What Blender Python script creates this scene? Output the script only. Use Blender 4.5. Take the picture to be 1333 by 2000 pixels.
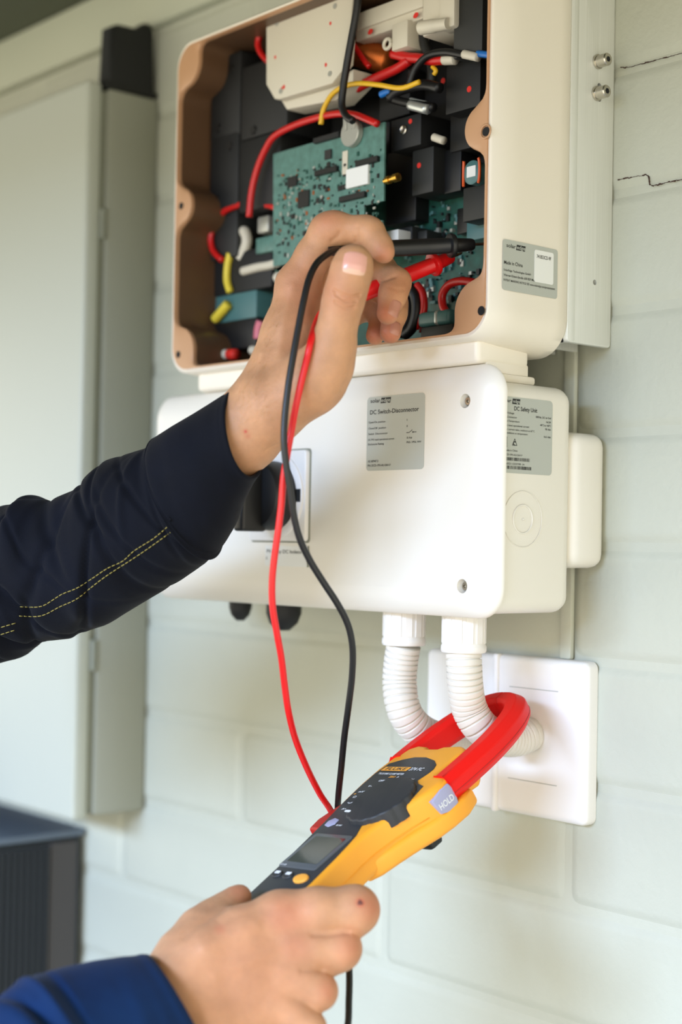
import bpy, bmesh, math, random
import numpy as np
from mathutils import Vector, Matrix
from mathutils.bvhtree import BVHTree

random.seed(7)
for o in list(bpy.data.objects):
    bpy.data.objects.remove(o)
scene = bpy.context.scene
COL = scene.collection

# ------------------------------------------------------------------ camera
F, CX, CY = 3010.0, 666.5, 1000.0
_yaw, _pit, _rol = math.radians(49.0), math.radians(1.18), math.radians(1.04)
FW = np.array([-math.sin(_yaw) * math.cos(_pit), math.cos(_yaw) * math.cos(_pit), math.sin(_pit)])
_r0 = np.cross(FW, [0, 0, 1.0]); _r0 /= np.linalg.norm(_r0)
_u0 = np.cross(_r0, FW)
RT = math.cos(_rol) * _r0 + math.sin(_rol) * _u0
UP = -math.sin(_rol) * _r0 + math.cos(_rol) * _u0
CAM = np.array([0.721, -0.885, 1.45])
cd = bpy.data.cameras.new('camera')
cd.sensor_fit = 'VERTICAL'; cd.sensor_height = 36.0; cd.sensor_width = 24.0
cd.lens = F / 2000 * 36
cd.clip_start = 0.02; cd.clip_end = 60
cd.dof.use_dof = True; cd.dof.focus_distance = 1.09; cd.dof.aperture_fstop = 3.4
cam = bpy.data.objects.new('camera', cd); COL.objects.link(cam)
cam.matrix_world = Matrix(((RT[0], UP[0], -FW[0], CAM[0]), (RT[1], UP[1], -FW[1], CAM[1]),
                           (RT[2], UP[2], -FW[2], CAM[2]), (0, 0, 0, 1)))
scene.camera = cam

# ------------------------------------------------------------------ light
world = bpy.data.worlds.new('world'); scene.world = world; world.use_nodes = True
bg = world.node_tree.nodes['Background']
bg.inputs['Color'].default_value = (1.0, 0.94, 0.785, 1)
bg.inputs['Strength'].default_value = 1.95

def area(name, loc, target, sx, sy, power, color):
    l = bpy.data.lights.new(name, 'AREA'); l.shape = 'RECTANGLE'; l.size = sx; l.size_y = sy
    l.energy = power; l.color = color
    o = bpy.data.objects.new(name, l); COL.objects.link(o); o.location = loc
    o.rotation_euler = (Vector(target) - Vector(loc)).to_track_quat('-Z', 'Y').to_euler()
    return o
# cool daylight from the sky beyond the open side of the shelter; the roof edge cuts part of it off for the upper wall
area('open_side_daylight', (0.35, -4.0, 2.66), (-0.1, 0, 1.35), 2.4, 0.95, 400, (0.46, 0.64, 1.0))

vs = scene.view_settings
scene.display_settings.display_device = 'sRGB'
vs.view_transform = 'Standard'; vs.look = 'None'; vs.gamma = 1.0; vs.use_curve_mapping = False
vs.exposure = 0.20
scene.cycles.max_bounces = 8

# ------------------------------------------------------------------ pixel -> place
def ray(px, py): return FW + RT * (px - CX) / F - UP * (py - CY) / F
def aty(px, py, y):
    r = ray(px, py); return CAM + r * ((y - CAM[1]) / r[1])
def atx(px, py, x):
    r = ray(px, py); return CAM + r * ((x - CAM[0]) / r[0])
def att(px, py, t): return CAM + ray(px, py) * t

# ------------------------------------------------------------------ materials
def lin(c):
    return tuple(((v / 255) / 12.92 if v / 255 <= 0.04045 else ((v / 255 + 0.055) / 1.055) ** 2.4) for v in c)
def new_mat(name):
    m = bpy.data.materials.new(name); m.use_nodes = True
    return m, m.node_tree, m.node_tree.nodes['Principled BSDF']
def mat(name, rgb, rough=0.5, metal=0.0, bump=0.0, scale=300.0, var=0.0, vscale=20.0, spec=None, coat=0.0, sss=0.0):
    m, nt, b = new_mat(name)
    col = lin(rgb)
    b.inputs['Base Color'].default_value = (*col, 1)
    b.inputs['Roughness'].default_value = rough
    b.inputs['Metallic'].default_value = metal
    if spec is not None: b.inputs['Specular IOR Level'].default_value = spec
    if coat: b.inputs['Coat Weight'].default_value = coat
    if sss:
        b.inputs['Subsurface Weight'].default_value = sss
        b.inputs['Subsurface Radius'].default_value = (0.008, 0.003, 0.0015)
        b.inputs['Subsurface Scale'].default_value = 0.4
    tc = nt.nodes.new('ShaderNodeTexCoord')
    if bump:
        n = nt.nodes.new('ShaderNodeTexNoise'); n.inputs['Scale'].default_value = scale; n.inputs['Detail'].default_value = 4
        bp = nt.nodes.new('ShaderNodeBump'); bp.inputs['Strength'].default_value = bump; bp.inputs['Distance'].default_value = 0.002
        nt.links.new(tc.outputs['Object'], n.inputs['Vector'])
        nt.links.new(n.outputs['Fac'], bp.inputs['Height']); nt.links.new(bp.outputs['Normal'], b.inputs['Normal'])
    if var:
        n2 = nt.nodes.new('ShaderNodeTexNoise'); n2.inputs['Scale'].default_value = vscale; n2.inputs['Detail'].default_value = 5
        r = nt.nodes.new('ShaderNodeValToRGB')
        r.color_ramp.elements[0].position = 0.3; r.color_ramp.elements[1].position = 0.7
        r.color_ramp.elements[0].color = (*[c * (1 - var) for c in col], 1)
        r.color_ramp.elements[1].color = (*[min(1, c * (1 + var)) for c in col], 1)
        nt.links.new(tc.outputs['Object'], n2.inputs['Vector'])
        nt.links.new(n2.outputs['Fac'], r.inputs['Fac']); nt.links.new(r.outputs['Color'], b.inputs['Base Color'])
    return m

M = {}
M['paint'] = mat('painted_block', (181, 182, 165), 0.55, bump=0.25, scale=160, var=0.03, vscale=9)
M['crack'] = mat('crack_dark', (62, 38, 30), 0.9)
M['ceil'] = mat('olive_board', (74, 78, 58), 0.7, var=0.1, vscale=6)
M['beam'] = mat('beam_paint', (176, 178, 156), 0.55, var=0.03, vscale=5)
M['floor'] = mat('concrete', (126, 124, 118), 0.8, bump=0.2, var=0.08, vscale=3)
M['white'] = mat('white_plastic', (227, 222, 210), 0.38, bump=0.02, scale=900)
M['white2'] = mat('warm_white_coat', (229, 221, 205), 0.42, bump=0.03, scale=700)
M['ivory'] = mat('ivory_plastic', (229, 226, 220), 0.4, bump=0.02, scale=900)
M['tan'] = mat('tan_plastic', (186, 142, 104), 0.42, var=0.04, vscale=30)
M['brown'] = mat('tan_shade_brown', (92, 66, 44), 0.45, var=0.08, vscale=25)  # the liner's tan darkened: shade inside the cavity put into the colour
M['label'] = mat('silver_label', (176, 179, 170), 0.42, metal=0.0)
M['ink'] = mat('label_ink', (24, 24, 22), 0.6)
M['ink2'] = mat('label_ink_soft', (70, 72, 68), 0.6)
M['stick'] = mat('white_sticker', (228, 229, 225), 0.5)
M['black'] = mat('black_plastic', (13, 13, 13), 0.45)
M['black2'] = mat('black_matt', (15, 16, 16), 0.6, bump=0.05, scale=500)
M['relay'] = mat('relay_grey', (32, 33, 31), 0.55)
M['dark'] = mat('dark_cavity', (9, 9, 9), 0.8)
M['rubber'] = mat('black_lead_rubber', (20, 20, 20), 0.42)
M['red'] = mat('red_lead_silicone', (222, 22, 24), 0.35)
M['redw'] = mat('red_wire', (196, 24, 22), 0.35)
M['yelw'] = mat('yellow_wire', (226, 178, 34), 0.4)
M['yels'] = mat('yellow_sleeve', (222, 200, 60), 0.5)
M['blue'] = mat('blue_wire', (30, 110, 190), 0.4)
M['pcb'] = mat('circuit_board_green', (84, 124, 114), 0.4, var=0.2, vscale=160)
M['pcb2'] = mat('circuit_board_dark', (22, 74, 62), 0.4, var=0.35, vscale=120)
M['gold'] = mat('gold_plating', (212, 166, 72), 0.28, metal=1.0)
M['solder'] = mat('solder_tin', (196, 200, 196), 0.35, metal=0.7)
M['steel'] = mat('stainless_steel', (196, 190, 178), 0.25, metal=1.0)
M['nickel'] = mat('dull_nickel', (176, 176, 166), 0.4, metal=0.5)
M['copper'] = mat('copper_wire', (186, 98, 42), 0.35, metal=0.8)
M['orangew'] = mat('orange_enamel', (226, 92, 36), 0.35)
M['teal'] = mat('teal_core', (70, 112, 112), 0.4)
M['pink'] = mat('pink_wire', (206, 112, 126), 0.5)
M['redmark'] = mat('red_paint_mark', (214, 40, 26), 0.6)
M['white_w'] = mat('white_connector', (206, 199, 180), 0.45)
M['yellow'] = mat('meter_yellow', (238, 160, 40), 0.5, bump=0.03, scale=900, var=0.02, vscale=40)
M['mdark'] = mat('meter_charcoal', (47, 50, 52), 0.5, bump=0.03, scale=1200)
M['mdial'] = mat('meter_dial', (41, 43, 45), 0.55, bump=0.03, scale=1200)
M['mred'] = mat('jaw_red', (226, 18, 10), 0.5, spec=0.3)
M['mred2'] = mat('jaw_red_dark', (168, 26, 20), 0.5)
M['screen'] = mat('lcd_glass', (46, 54, 50), 0.12, coat=0.5)
M['bezel'] = mat('lcd_bezel', (84, 88, 90), 0.3)
M['grey_btn'] = mat('lilac_grey_button', (160, 160, 186), 0.5)
M['wht'] = mat('print_white', (226, 228, 228), 0.6)
M['org'] = mat('print_orange', (244, 168, 60), 0.55)
M['conduit'] = mat('grey_white_conduit', (216, 211, 200), 0.42, var=0.03, vscale=30)
M['navy'] = None
M['cab'] = mat('cabinet_grey', (182, 185, 172), 0.4)
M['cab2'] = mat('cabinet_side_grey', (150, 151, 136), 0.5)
M['infill'] = mat('infill_grey', (132, 134, 118), 0.7)
M['ac'] = mat('dark_cabinet_metal', (38, 42, 46), 0.5)
M['ac_top'] = mat('slate_blue_lid', (98, 110, 124), 0.5)
M['ac_trim'] = mat('brown_grey_trim', (62, 58, 56), 0.5)
M['thread'] = mat('yellow_thread', (150, 136, 66), 0.7)
M['nail'] = mat('fingernail', (222, 164, 146), 0.28, coat=0.15)
M['nail2'] = mat('dull_fingernail', (184, 126, 104), 0.35)
M['lunula'] = mat('nail_pale', (224, 180, 154), 0.35)

# brushed aluminium with vertical grain
def alu():
    m, nt, b = new_mat('brushed_aluminium')
    b.inputs['Metallic'].default_value = 0.35
    tc = nt.nodes.new('ShaderNodeTexCoord'); mp = nt.nodes.new('ShaderNodeMapping')
    mp.inputs['Scale'].default_value = (600, 2600, 7)
    n = nt.nodes.new('ShaderNodeTexNoise'); n.inputs['Scale'].default_value = 1.0; n.inputs['Detail'].default_value = 3
    nt.links.new(tc.outputs['Object'], mp.inputs['Vector']); nt.links.new(mp.outputs['Vector'], n.inputs['Vector'])
    r = nt.nodes.new('ShaderNodeValToRGB')
    r.color_ramp.elements[0].position = 0.3; r.color_ramp.elements[1].position = 0.7
    r.color_ramp.elements[0].color = (*lin((212, 213, 204)), 1); r.color_ramp.elements[1].color = (*lin((228, 229, 222)), 1)
    nt.links.new(n.outputs['Fac'], r.inputs['Fac']); nt.links.new(r.outputs['Color'], b.inputs['Base Color'])
    mr = nt.nodes.new('ShaderNodeMapRange'); mr.inputs['To Min'].default_value = 0.38; mr.inputs['To Max'].default_value = 0.55
    nt.links.new(n.outputs['Fac'], mr.inputs['Value']); nt.links.new(mr.outputs['Result'], b.inputs['Roughness'])
    bp = nt.nodes.new('ShaderNodeBump'); bp.inputs['Strength'].default_value = 0.12; bp.inputs['Distance'].default_value = 0.0005
    nt.links.new(n.outputs['Fac'], bp.inputs['Height']); nt.links.new(bp.outputs['Normal'], b.inputs['Normal'])
    return m
M['alu'] = alu()

def cloth(name, c0, c1):
    m, nt, b = new_mat(name)
    b.inputs['Roughness'].default_value = 0.85
    b.inputs['Specular IOR Level'].default_value = 0.15
    b.inputs['Sheen Weight'].default_value = 0.03
    tc = nt.nodes.new('ShaderNodeTexCoord')
    n = nt.nodes.new('ShaderNodeTexNoise'); n.inputs['Scale'].default_value = 25; n.inputs['Detail'].default_value = 6
    r = nt.nodes.new('ShaderNodeValToRGB')
    r.color_ramp.elements[0].position = 0.3; r.color_ramp.elements[1].position = 0.75
    r.color_ramp.elements[0].color = (*lin(c0), 1); r.color_ramp.elements[1].color = (*lin(c1), 1)
    w = nt.nodes.new('ShaderNodeTexNoise'); w.inputs['Scale'].default_value = 1400; w.inputs['Detail'].default_value = 2
    bp = nt.nodes.new('ShaderNodeBump'); bp.inputs['Strength'].default_value = 0.25; bp.inputs['Distance'].default_value = 0.0006
    nt.links.new(tc.outputs['Object'], n.inputs['Vector']); nt.links.new(n.outputs['Fac'], r.inputs['Fac'])
    nt.links.new(r.outputs['Color'], b.inputs['Base Color'])
    nt.links.new(tc.outputs['Object'], w.inputs['Vector']); nt.links.new(w.outputs['Fac'], bp.inputs['Height'])
    nt.links.new(bp.outputs['Normal'], b.inputs['Normal'])
    return m
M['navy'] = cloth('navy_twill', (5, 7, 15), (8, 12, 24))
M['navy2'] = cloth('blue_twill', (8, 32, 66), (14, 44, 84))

def skin(name, base, deep, pale):
    m, nt, b = new_mat(name)
    b.inputs['Roughness'].default_value = 0.5
    b.inputs['Specular IOR Level'].default_value = 0.35
    b.inputs['Subsurface Weight'].default_value = 0.25
    b.inputs['Subsurface Radius'].default_value = (0.006, 0.0022, 0.0012)
    b.inputs['Subsurface Scale'].default_value = 0.5
    tc = nt.nodes.new('ShaderNodeTexCoord')
    n = nt.nodes.new('ShaderNodeTexNoise'); n.inputs['Scale'].default_value = 45; n.inputs['Detail'].default_value = 6; n.inputs['Roughness'].default_value = 0.65
    r = nt.nodes.new('ShaderNodeValToRGB')
    r.color_ramp.elements[0].position = 0.33; r.color_ramp.elements[1].position = 0.68
    r.color_ramp.elements[0].color = (*lin([0.93 * c for c in base]), 1); r.color_ramp.elements[1].color = (*lin([min(255, 1.05 * c) for c in base]), 1)
    at = nt.nodes.new('ShaderNodeAttribute'); at.attribute_name = 'flush'
    mx = nt.nodes.new('ShaderNodeMix'); mx.data_type = 'RGBA'
    mx.inputs[7].default_value = (*lin(deep), 1)
    nt.links.new(tc.outputs['Object'], n.inputs['Vector']); nt.links.new(n.outputs['Fac'], r.inputs['Fac'])
    nt.links.new(r.outputs['Color'], mx.inputs[6]); nt.links.new(at.outputs['Fac'], mx.inputs[0])
    nt.links.new(mx.outputs[2], b.inputs['Base Color'])
    n1 = nt.nodes.new('ShaderNodeTexNoise'); n1.inputs['Scale'].default_value = 130; n1.inputs['Detail'].default_value = 5
    v = nt.nodes.new('ShaderNodeTexVoronoi'); v.inputs['Scale'].default_value = 900; v.feature = 'DISTANCE_TO_EDGE'
    mth = nt.nodes.new('ShaderNodeMath'); mth.operation = 'MULTIPLY_ADD'; mth.inputs[1].default_value = 0.5
    nt.links.new(tc.outputs['Object'], n1.inputs['Vector']); nt.links.new(tc.outputs['Object'], v.inputs['Vector'])
    nt.links.new(v.outputs['Distance'], mth.inputs[0]); nt.links.new(n1.outputs['Fac'], mth.inputs[2])
    bp = nt.nodes.new('ShaderNodeBump'); bp.inputs['Strength'].default_value = 0.32; bp.inputs['Distance'].default_value = 0.0012
    nt.links.new(mth.outputs[0], bp.inputs['Height']); nt.links.new(bp.outputs['Normal'], b.inputs['Normal'])
    return m
M['skin'] = skin('skin', (193, 144, 106), (186, 104, 76), (230, 190, 150))

# ------------------------------------------------------------------ object helpers
def wloc(o):
    v = Vector((0, 0, 0))
    while o is not None:
        v = v + o.location; o = o.parent
    return v
def tag(o, label=None, cat=None, group=None, kind=None):
    if label: o['label'] = label
    if cat: o['category'] = cat
    if group: o['group'] = group
    if kind: o['kind'] = kind
    return o
def thing(name, label, cat, loc=(0, 0, 0), group=None):
    o = bpy.data.objects.new(name, None); COL.objects.link(o); o.location = loc
    o.empty_display_size = 0.03
    return tag(o, label, cat, group)
def obj(name, verts, faces, m, parent=None, smooth=True, label=None, mats=None, midx=None, kind=None, angle=None):
    off = np.array(wloc(parent)) if parent else np.zeros(3)
    me = bpy.data.meshes.new(name)
    me.from_pydata([tuple(np.asarray(v, float) - off) for v in verts], [], [tuple(f) for f in faces])
    for mm in (mats or [m]): me.materials.append(mm)
    if midx is not None:
        me.polygons.foreach_set('material_index', midx)
    if smooth:
        me.polygons.foreach_set('use_smooth', [True] * len(me.polygons))
        if angle is not None:
            try: me.set_sharp_from_angle(angle=math.radians(angle))
            except Exception: pass
    me.update()
    o = bpy.data.objects.new(name, me); COL.objects.link(o)
    if parent: o.parent = parent
    if label: o['label'] = label
    if kind: o['kind'] = kind
    return o

class MB:                                           # collects pieces of ONE mesh
    def __init__(s): s.v = []; s.f = []; s.mi = []
    def add(s, verts, faces, mi=0):
        n = len(s.v); s.v += [np.asarray(v, float) for v in verts]
        s.f += [tuple(i + n for i in f) for f in faces]; s.mi += [mi] * len(faces)
        return s
    def obj(s, name, m, parent=None, smooth=True, mats=None, **k):
        return obj(name, s.v, s.f, m, parent, smooth, mats=mats, midx=s.mi if mats else None, **k)

IDF = (np.zeros(3), np.array([1.0, 0, 0]), np.array([0, 1.0, 0]), np.array([0, 0, 1.0]))
def fr(frame, p):
    o, x, y, z = frame
    return o + x * p[0] + y * p[1] + z * p[2]

def rbox(lo, hi, r=0.0, seg=3, frame=IDF):
    lo = np.array(lo, float); hi = np.array(hi, float); lo, hi = np.minimum(lo, hi), np.maximum(lo, hi)
    bm = bmesh.new(); bmesh.ops.create_cube(bm, size=1.0)
    for v in bm.verts:
        v.co = Vector([(lo[i] + hi[i]) / 2 + v.co[i] * (hi[i] - lo[i]) for i in range(3)])
    r = min(r, 0.49 * min(hi - lo))
    if r > 0:
        bmesh.ops.bevel(bm, geom=list(bm.edges), offset=r, segments=seg, profile=0.5, affect='EDGES')
    V = [fr(frame, v.co) for v in bm.verts]; bm.verts.ensure_lookup_table()
    Fc = [[v.index for v in f.verts] for f in bm.faces]; bm.free()
    return V, Fc

def arc_rect(x0, x1, y0, y1, r, n=6):               # rounded rectangle outline, counter-clockwise
    if not isinstance(r, (list, tuple)): r = [r] * 4
    pts = []
    for (cx, cy, a0, rr) in ((x1 - r[0], y1 - r[0], 0, r[0]), (x0 + r[1], y1 - r[1], 90, r[1]), (x0 + r[2], y0 + r[2], 180, r[2]), (x1 - r[3], y0 + r[3], 270, r[3])):
        for i in range(n + 1):
            a = math.radians(a0 + 90 * i / n); pts.append((cx + rr * math.cos(a), cy + rr * math.sin(a)))
    return pts
def inset(poly, d):
    P = np.array(poly, float); n = len(P)
    e = np.roll(P, -1, 0) - P; L = np.linalg.norm(e, axis=1); L[L < 1e-12] = 1; e /= L[:, None]
    nr = np.stack([-e[:, 1], e[:, 0]], 1)
    a = nr + np.roll(nr, 1, 0); dn = 1 + np.sum(nr * np.roll(nr, 1, 0), 1)
    return P + a * (d / np.maximum(dn, 0.35))[:, None]
def prism(poly, h0, h1, frame, b0=0.0, b1=0.0, seg=3):
    """outline (x,y) in the frame, pushed from h0 to h1 along its z; b0/b1 round the two rims"""
    P = np.array(poly, float)
    area2 = np.sum(P[:, 0] * np.roll(P[:, 1], -1) - P[:, 1] * np.roll(P[:, 0], -1))
    if area2 < 0: P = P[::-1]
    n = len(P); rings = []
    def ring(d, h): rings.append([(p[0], p[1], h) for p in (inset(P, d) if d else P)])
    if b0:
        for i in range(seg + 1):
            a = math.pi / 2 * i / seg; ring(b0 * (1 - math.sin(a)), h0 + b0 * (1 - math.cos(a)))
    else: ring(0, h0)
    if b1:
        for i in range(seg + 1):
            a = math.pi / 2 * i / seg; ring(b1 * (1 - math.cos(a)), h1 - b1 * (1 - math.sin(a)))
    else: ring(0, h1)
    V = [fr(frame, p) for r in rings for p in r]; Fc = []
    for k in range(len(rings) - 1):
        for i in range(n):
            j = (i + 1) % n
            Fc.append((k * n + i, k * n + j, (k + 1) * n + j, (k + 1) * n + i))
    Fc.append(tuple(range(n - 1, -1, -1))); m = (len(rings) - 1) * n
    Fc.append(tuple(m + i for i in range(n)))
    return V, Fc

def catmull(pts, per=8):
    P = [np.asarray(p, float) for p in pts]
    if len(P) < 3:
        return [P[0] + (P[-1] - P[0]) * i / per for i in range(per + 1)]
    P = [2 * P[0] - P[1]] + P + [2 * P[-1] - P[-2]]
    out = []
    for i in range(1, len(P) - 2):
        p0, p1, p2, p3 = P[i - 1:i + 3]
        for k in range(per):
            t = k / per
            out.append(0.5 * ((2 * p1) + (-p0 + p2) * t + (2 * p0 - 5 * p1 + 4 * p2 - p3) * t * t + (-p0 + 3 * p1 - 3 * p2 + p3) * t ** 3))
    out.append(P[-2]); return out
def resample(pts, step):
    P = np.array(pts); d = np.r_[0, np.cumsum(np.linalg.norm(np.diff(P, axis=0), axis=1))]
    n = max(2, int(d[-1] / step)); s = np.linspace(0, d[-1], n + 1)
    return np.stack([np.interp(s, d, P[:, i]) for i in range(3)], 1), s
def tube(pts, rad, n=10, cap=True):
    P = np.array(pts, float); k = len(P)
    R_ = np.full(k, rad) if np.isscalar(rad) else np.asarray(rad, float)
    T = np.gradient(P, axis=0); T /= np.maximum(np.linalg.norm(T, axis=1), 1e-12)[:, None]
    a = np.array([0, 0, 1.0]) if abs(T[0][2]) < 0.9 else np.array([1.0, 0, 0])
    u = np.cross(T[0], a); u /= np.linalg.norm(u); V = []
    for i in range(k):
        u = u - T[i] * (u @ T[i]); u /= np.linalg.norm(u); w = np.cross(T[i], u)
        for j in range(n):
            an = 2 * math.pi * j / n
            V.append(P[i] + R_[i] * (math.cos(an) * u + math.sin(an) * w))
    Fc = [(i * n + j, i * n + (j + 1) % n, (i + 1) * n + (j + 1) % n, (i + 1) * n + j) for i in range(k - 1) for j in range(n)]
    if cap:
        Fc.append(tuple(range(n - 1, -1, -1))); Fc.append(tuple((k - 1) * n + j for j in range(n)))
    return V, Fc
def lathe(profile, p0, axis, n=24):
    """profile = (distance along axis, radius) from p0"""
    axis = np.asarray(axis, float); axis = axis / np.linalg.norm(axis)
    a = np.array([0, 0, 1.0]) if abs(axis[2]) < 0.9 else np.array([1.0, 0, 0])
    u = np.cross(axis, a); u /= np.linalg.norm(u); w = np.cross(axis, u)
    V = []; k = len(profile)
    for d, r in profile:
        for j in range(n):
            an = 2 * math.pi * j / n
            V.append(np.asarray(p0, float) + axis * d + max(r, 1e-5) * (math.cos(an) * u + math.sin(an) * w))
    Fc = [(i * n + j, i * n + (j + 1) % n, (i + 1) * n + (j + 1) % n, (i + 1) * n + j) for i in range(k - 1) for j in range(n)]
    Fc.append(tuple(range(n - 1, -1, -1))); Fc.append(tuple((k - 1) * n + j for j in range(n)))
    return V, Fc

# flat lettering: a font curve turned into mesh, fitted between x0 and x1 in the label's own frame
_tc = {}
def text_geo(s):
    if s not in _tc:
        cu = bpy.data.curves.new('lettering', 'FONT'); cu.body = s; cu.size = 1.0; cu.resolution_u = 3; cu.offset = 0.014
        o = bpy.data.objects.new('lettering', cu); COL.objects.link(o)
        bpy.context.view_layer.update()
        dg = bpy.context.evaluated_depsgraph_get()
        me = bpy.data.meshes.new_from_object(o.evaluated_get(dg))
        V = np.array([v.co[:] for v in me.vertices]) if len(me.vertices) else np.zeros((0, 3))
        Fc = [tuple(p.vertices) for p in me.polygons]
        bpy.data.objects.remove(o); bpy.data.curves.remove(cu); bpy.data.meshes.remove(me)
        _tc[s] = (V, Fc)
    return _tc[s]
def text_add(mb, s, x0, x1, y, cap, frame, mi=0, shear=0.0):
    V, Fc = text_geo(s)
    if not len(V): return
    mn, mx = V[:, 0].min(), V[:, 0].max(); kx = (x1 - x0) / (mx - mn); ky = cap / 0.70
    out = [fr(frame, (x0 + (v[0] - mn) * kx + shear * v[1] * ky, y + v[1] * ky, 0)) for v in V]
    mb.add(out, Fc, mi)
def quad_add(mb, x0, x1, y0, y1, frame, mi=0, sh=0.0):
    mb.add([fr(frame, p) for p in ((x0, y0, 0), (x1, y0, 0), (x1 + sh, y1, 0), (x0 + sh, y1, 0))], [(0, 1, 2, 3)], mi)

def holes(o, cutters):                              # real recesses: subtract cutter shapes from a part
    for V, Fc in cutters:
        c = obj('cutter', V, Fc, M['white'], smooth=False)
        c.location = (0, 0, 0)
        md = o.modifiers.new('cut', 'BOOLEAN'); md.operation = 'DIFFERENCE'; md.object = c; md.solver = 'EXACT'
        bpy.context.view_layer.update()
        dg = bpy.context.evaluated_depsgraph_get()
        me = bpy.data.meshes.new_from_object(o.evaluated_get(dg))
        o.modifiers.clear(); old = o.data; o.data = me; bpy.data.meshes.remove(old)
        cm = c.data; bpy.data.objects.remove(c); bpy.data.meshes.remove(cm)
    o.data.polygons.foreach_set('use_smooth', [True] * len(o.data.polygons))
    o.data.set_sharp_from_angle(angle=math.radians(38))

# ================================================================== the setting
XZ = lambda y: (np.array([0, y, 0.0]), np.array([1.0, 0, 0]), np.array([0, 0, 1.0]), np.array([0, -1.0, 0]))   # outward = -y
YZ = lambda x: (np.array([x, 0, 0.0]), np.array([0, 1.0, 0]), np.array([0, 0, 1.0]), np.array([1.0, 0, 0]))    # outward = +x

V, Fc = rbox((-2.6, 0.002, 0.0), (1.4, 0.12, 2.06))
wall = tag(obj('wall_back', V, Fc, M['paint'], smooth=False), 'painted pale grey block wall behind the boxes', None, kind='structure')
# block courses: bed joints at the heights seen beside the inverter
beds = [1.7995, 1.7097, 1.6237, 1.5345, 1.4515, 1.3667, 1.2751, 1.1839]
beds = [2.0615, 1.975, 1.887] + beds + [1.097, 1.011, 0.924, 0.837]
mesh_cache = {}
def block(x0, x1, z0, z1):
    key = (round(x1 - x0, 3), round(z1 - z0, 4))
    if key not in mesh_cache:
        w, h = key
        P = arc_rect(-w / 2, w / 2, -h / 2, h / 2, 0.010, 3); n = len(P); V = []; Fc = []
        RG = [(0, -0.010), (0, -0.0024), (0.0022, -0.0021), (0.0045, -0.0012), (0.0070, -0.0003), (0.0095, 0.0)]
        for d, hh in RG: V += [np.array([p[0], -hh, p[1]]) for p in inset(P, d)]
        for k in range(len(RG) - 1): Fc += [(k * n + i, k * n + (i + 1) % n, (k + 1) * n + (i + 1) % n, (k + 1) * n + i) for i in range(n)]
        Fc.append(tuple((len(RG) - 1) * n + i for i in range(n)))
        o = obj('block', V, Fc, M['paint'], wall, angle=40)
        mesh_cache[key] = o.data
    else:
        o = bpy.data.objects.new('block', mesh_cache[key]); COL.objects.link(o); o.parent = wall
    o.location = ((x0 + x1) / 2, 0.0, (z0 + z1) / 2)
JW = 0.0016
for i in range(len(beds) - 1):
    z1, z0 = beds[i] - JW / 2, beds[i + 1] + JW / 2
    xs = -0.034 + (0 if (i % 2 == 1) else 0.2)
    k0 = math.floor((-1.75 - xs) / 0.4)
    for k in range(k0, k0 + 6):
        xa, xb = xs + k * 0.4, xs + (k + 1) * 0.4
        if xa > 0.9: break
        block(xa + JW / 2, xb - JW / 2, z0, z1)
# cracks along two joints on the right
def crack(pts, w):
    P = [aty(px, py, -0.0006) for px, py in pts]
    rs, _ = resample(P, 0.0016)
    rng = random.Random(int(pts[0][1]))
    mb = MB(); on = True
    for i in range(len(rs) - 1):
        if rng.random() < 0.34: on = not on
        ww = w * (rng.uniform(0.6, 1.3) if on else rng.uniform(0.1, 0.35))
        a, b = rs[i], rs[i + 1]; d = (b - a) / max(np.linalg.norm(b - a), 1e-9)
        nrm = np.array([-d[2], 0, d[0]]) * ww / 2
        j = np.array([0, 0, rng.uniform(-0.0003, 0.0003)])
        q = [a - nrm + j, b - nrm + j, b + nrm + j, a + nrm + j]
        back = [p + np.array([0, 0.0009, 0]) for p in q]
        mb.add(q + back, [(0, 1, 2, 3), (0, 4, 5, 1), (1, 5, 6, 2), (2, 6, 7, 3), (3, 7, 4, 0)])
    return mb.obj('crack', M['crack'], wall, smooth=False, label='dark hairline crack along the joint')
crack([(1212, 132), (1232, 131), (1255, 124), (1290, 115), (1333, 104), (1380, 92)], 0.0006)
crack([(1207, 351), (1235, 346), (1262, 341), (1267, 343), (1269, 360), (1276, 363), (1300, 357), (1333, 350), (1390, 340)], 0.0008)
# painted vertical seam strip behind the boxes
V, Fc = prism(arc_rect(-0.0415, -0.0305, 1.367, 1.64, 0.002, 2), 0, 0.0035, XZ(0.0), 0, 0.0015, 2)
tag(obj('trim_1', V, Fc, M['paint'], angle=40), 'painted vertical seam strip on the wall behind the boxes', kind='structure')
# beam along the head of the wall and the dark ceiling
V, Fc = rbox((-2.6, -0.012, 1.976), (1.4, 0.002, 2.035), 0.003, 2)
tag(obj('trim_2', V, Fc, M['beam'], angle=40), 'pale painted board along the top of the wall', kind='structure')
V, Fc = rbox((-2.6, -2.2, 2.036), (1.4, 0.12, 2.075))
tag(obj('ceiling', V, Fc, M['ceil'], smooth=False), 'dark olive ceiling board at the top left', kind='structure')
V, Fc = rbox((-2.6, -3.0, -0.05), (1.8, 0.12, 0.0))
tag(obj('floor', V, Fc, M['floor'], smooth=False), 'grey concrete floor below', kind='structure')

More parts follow.
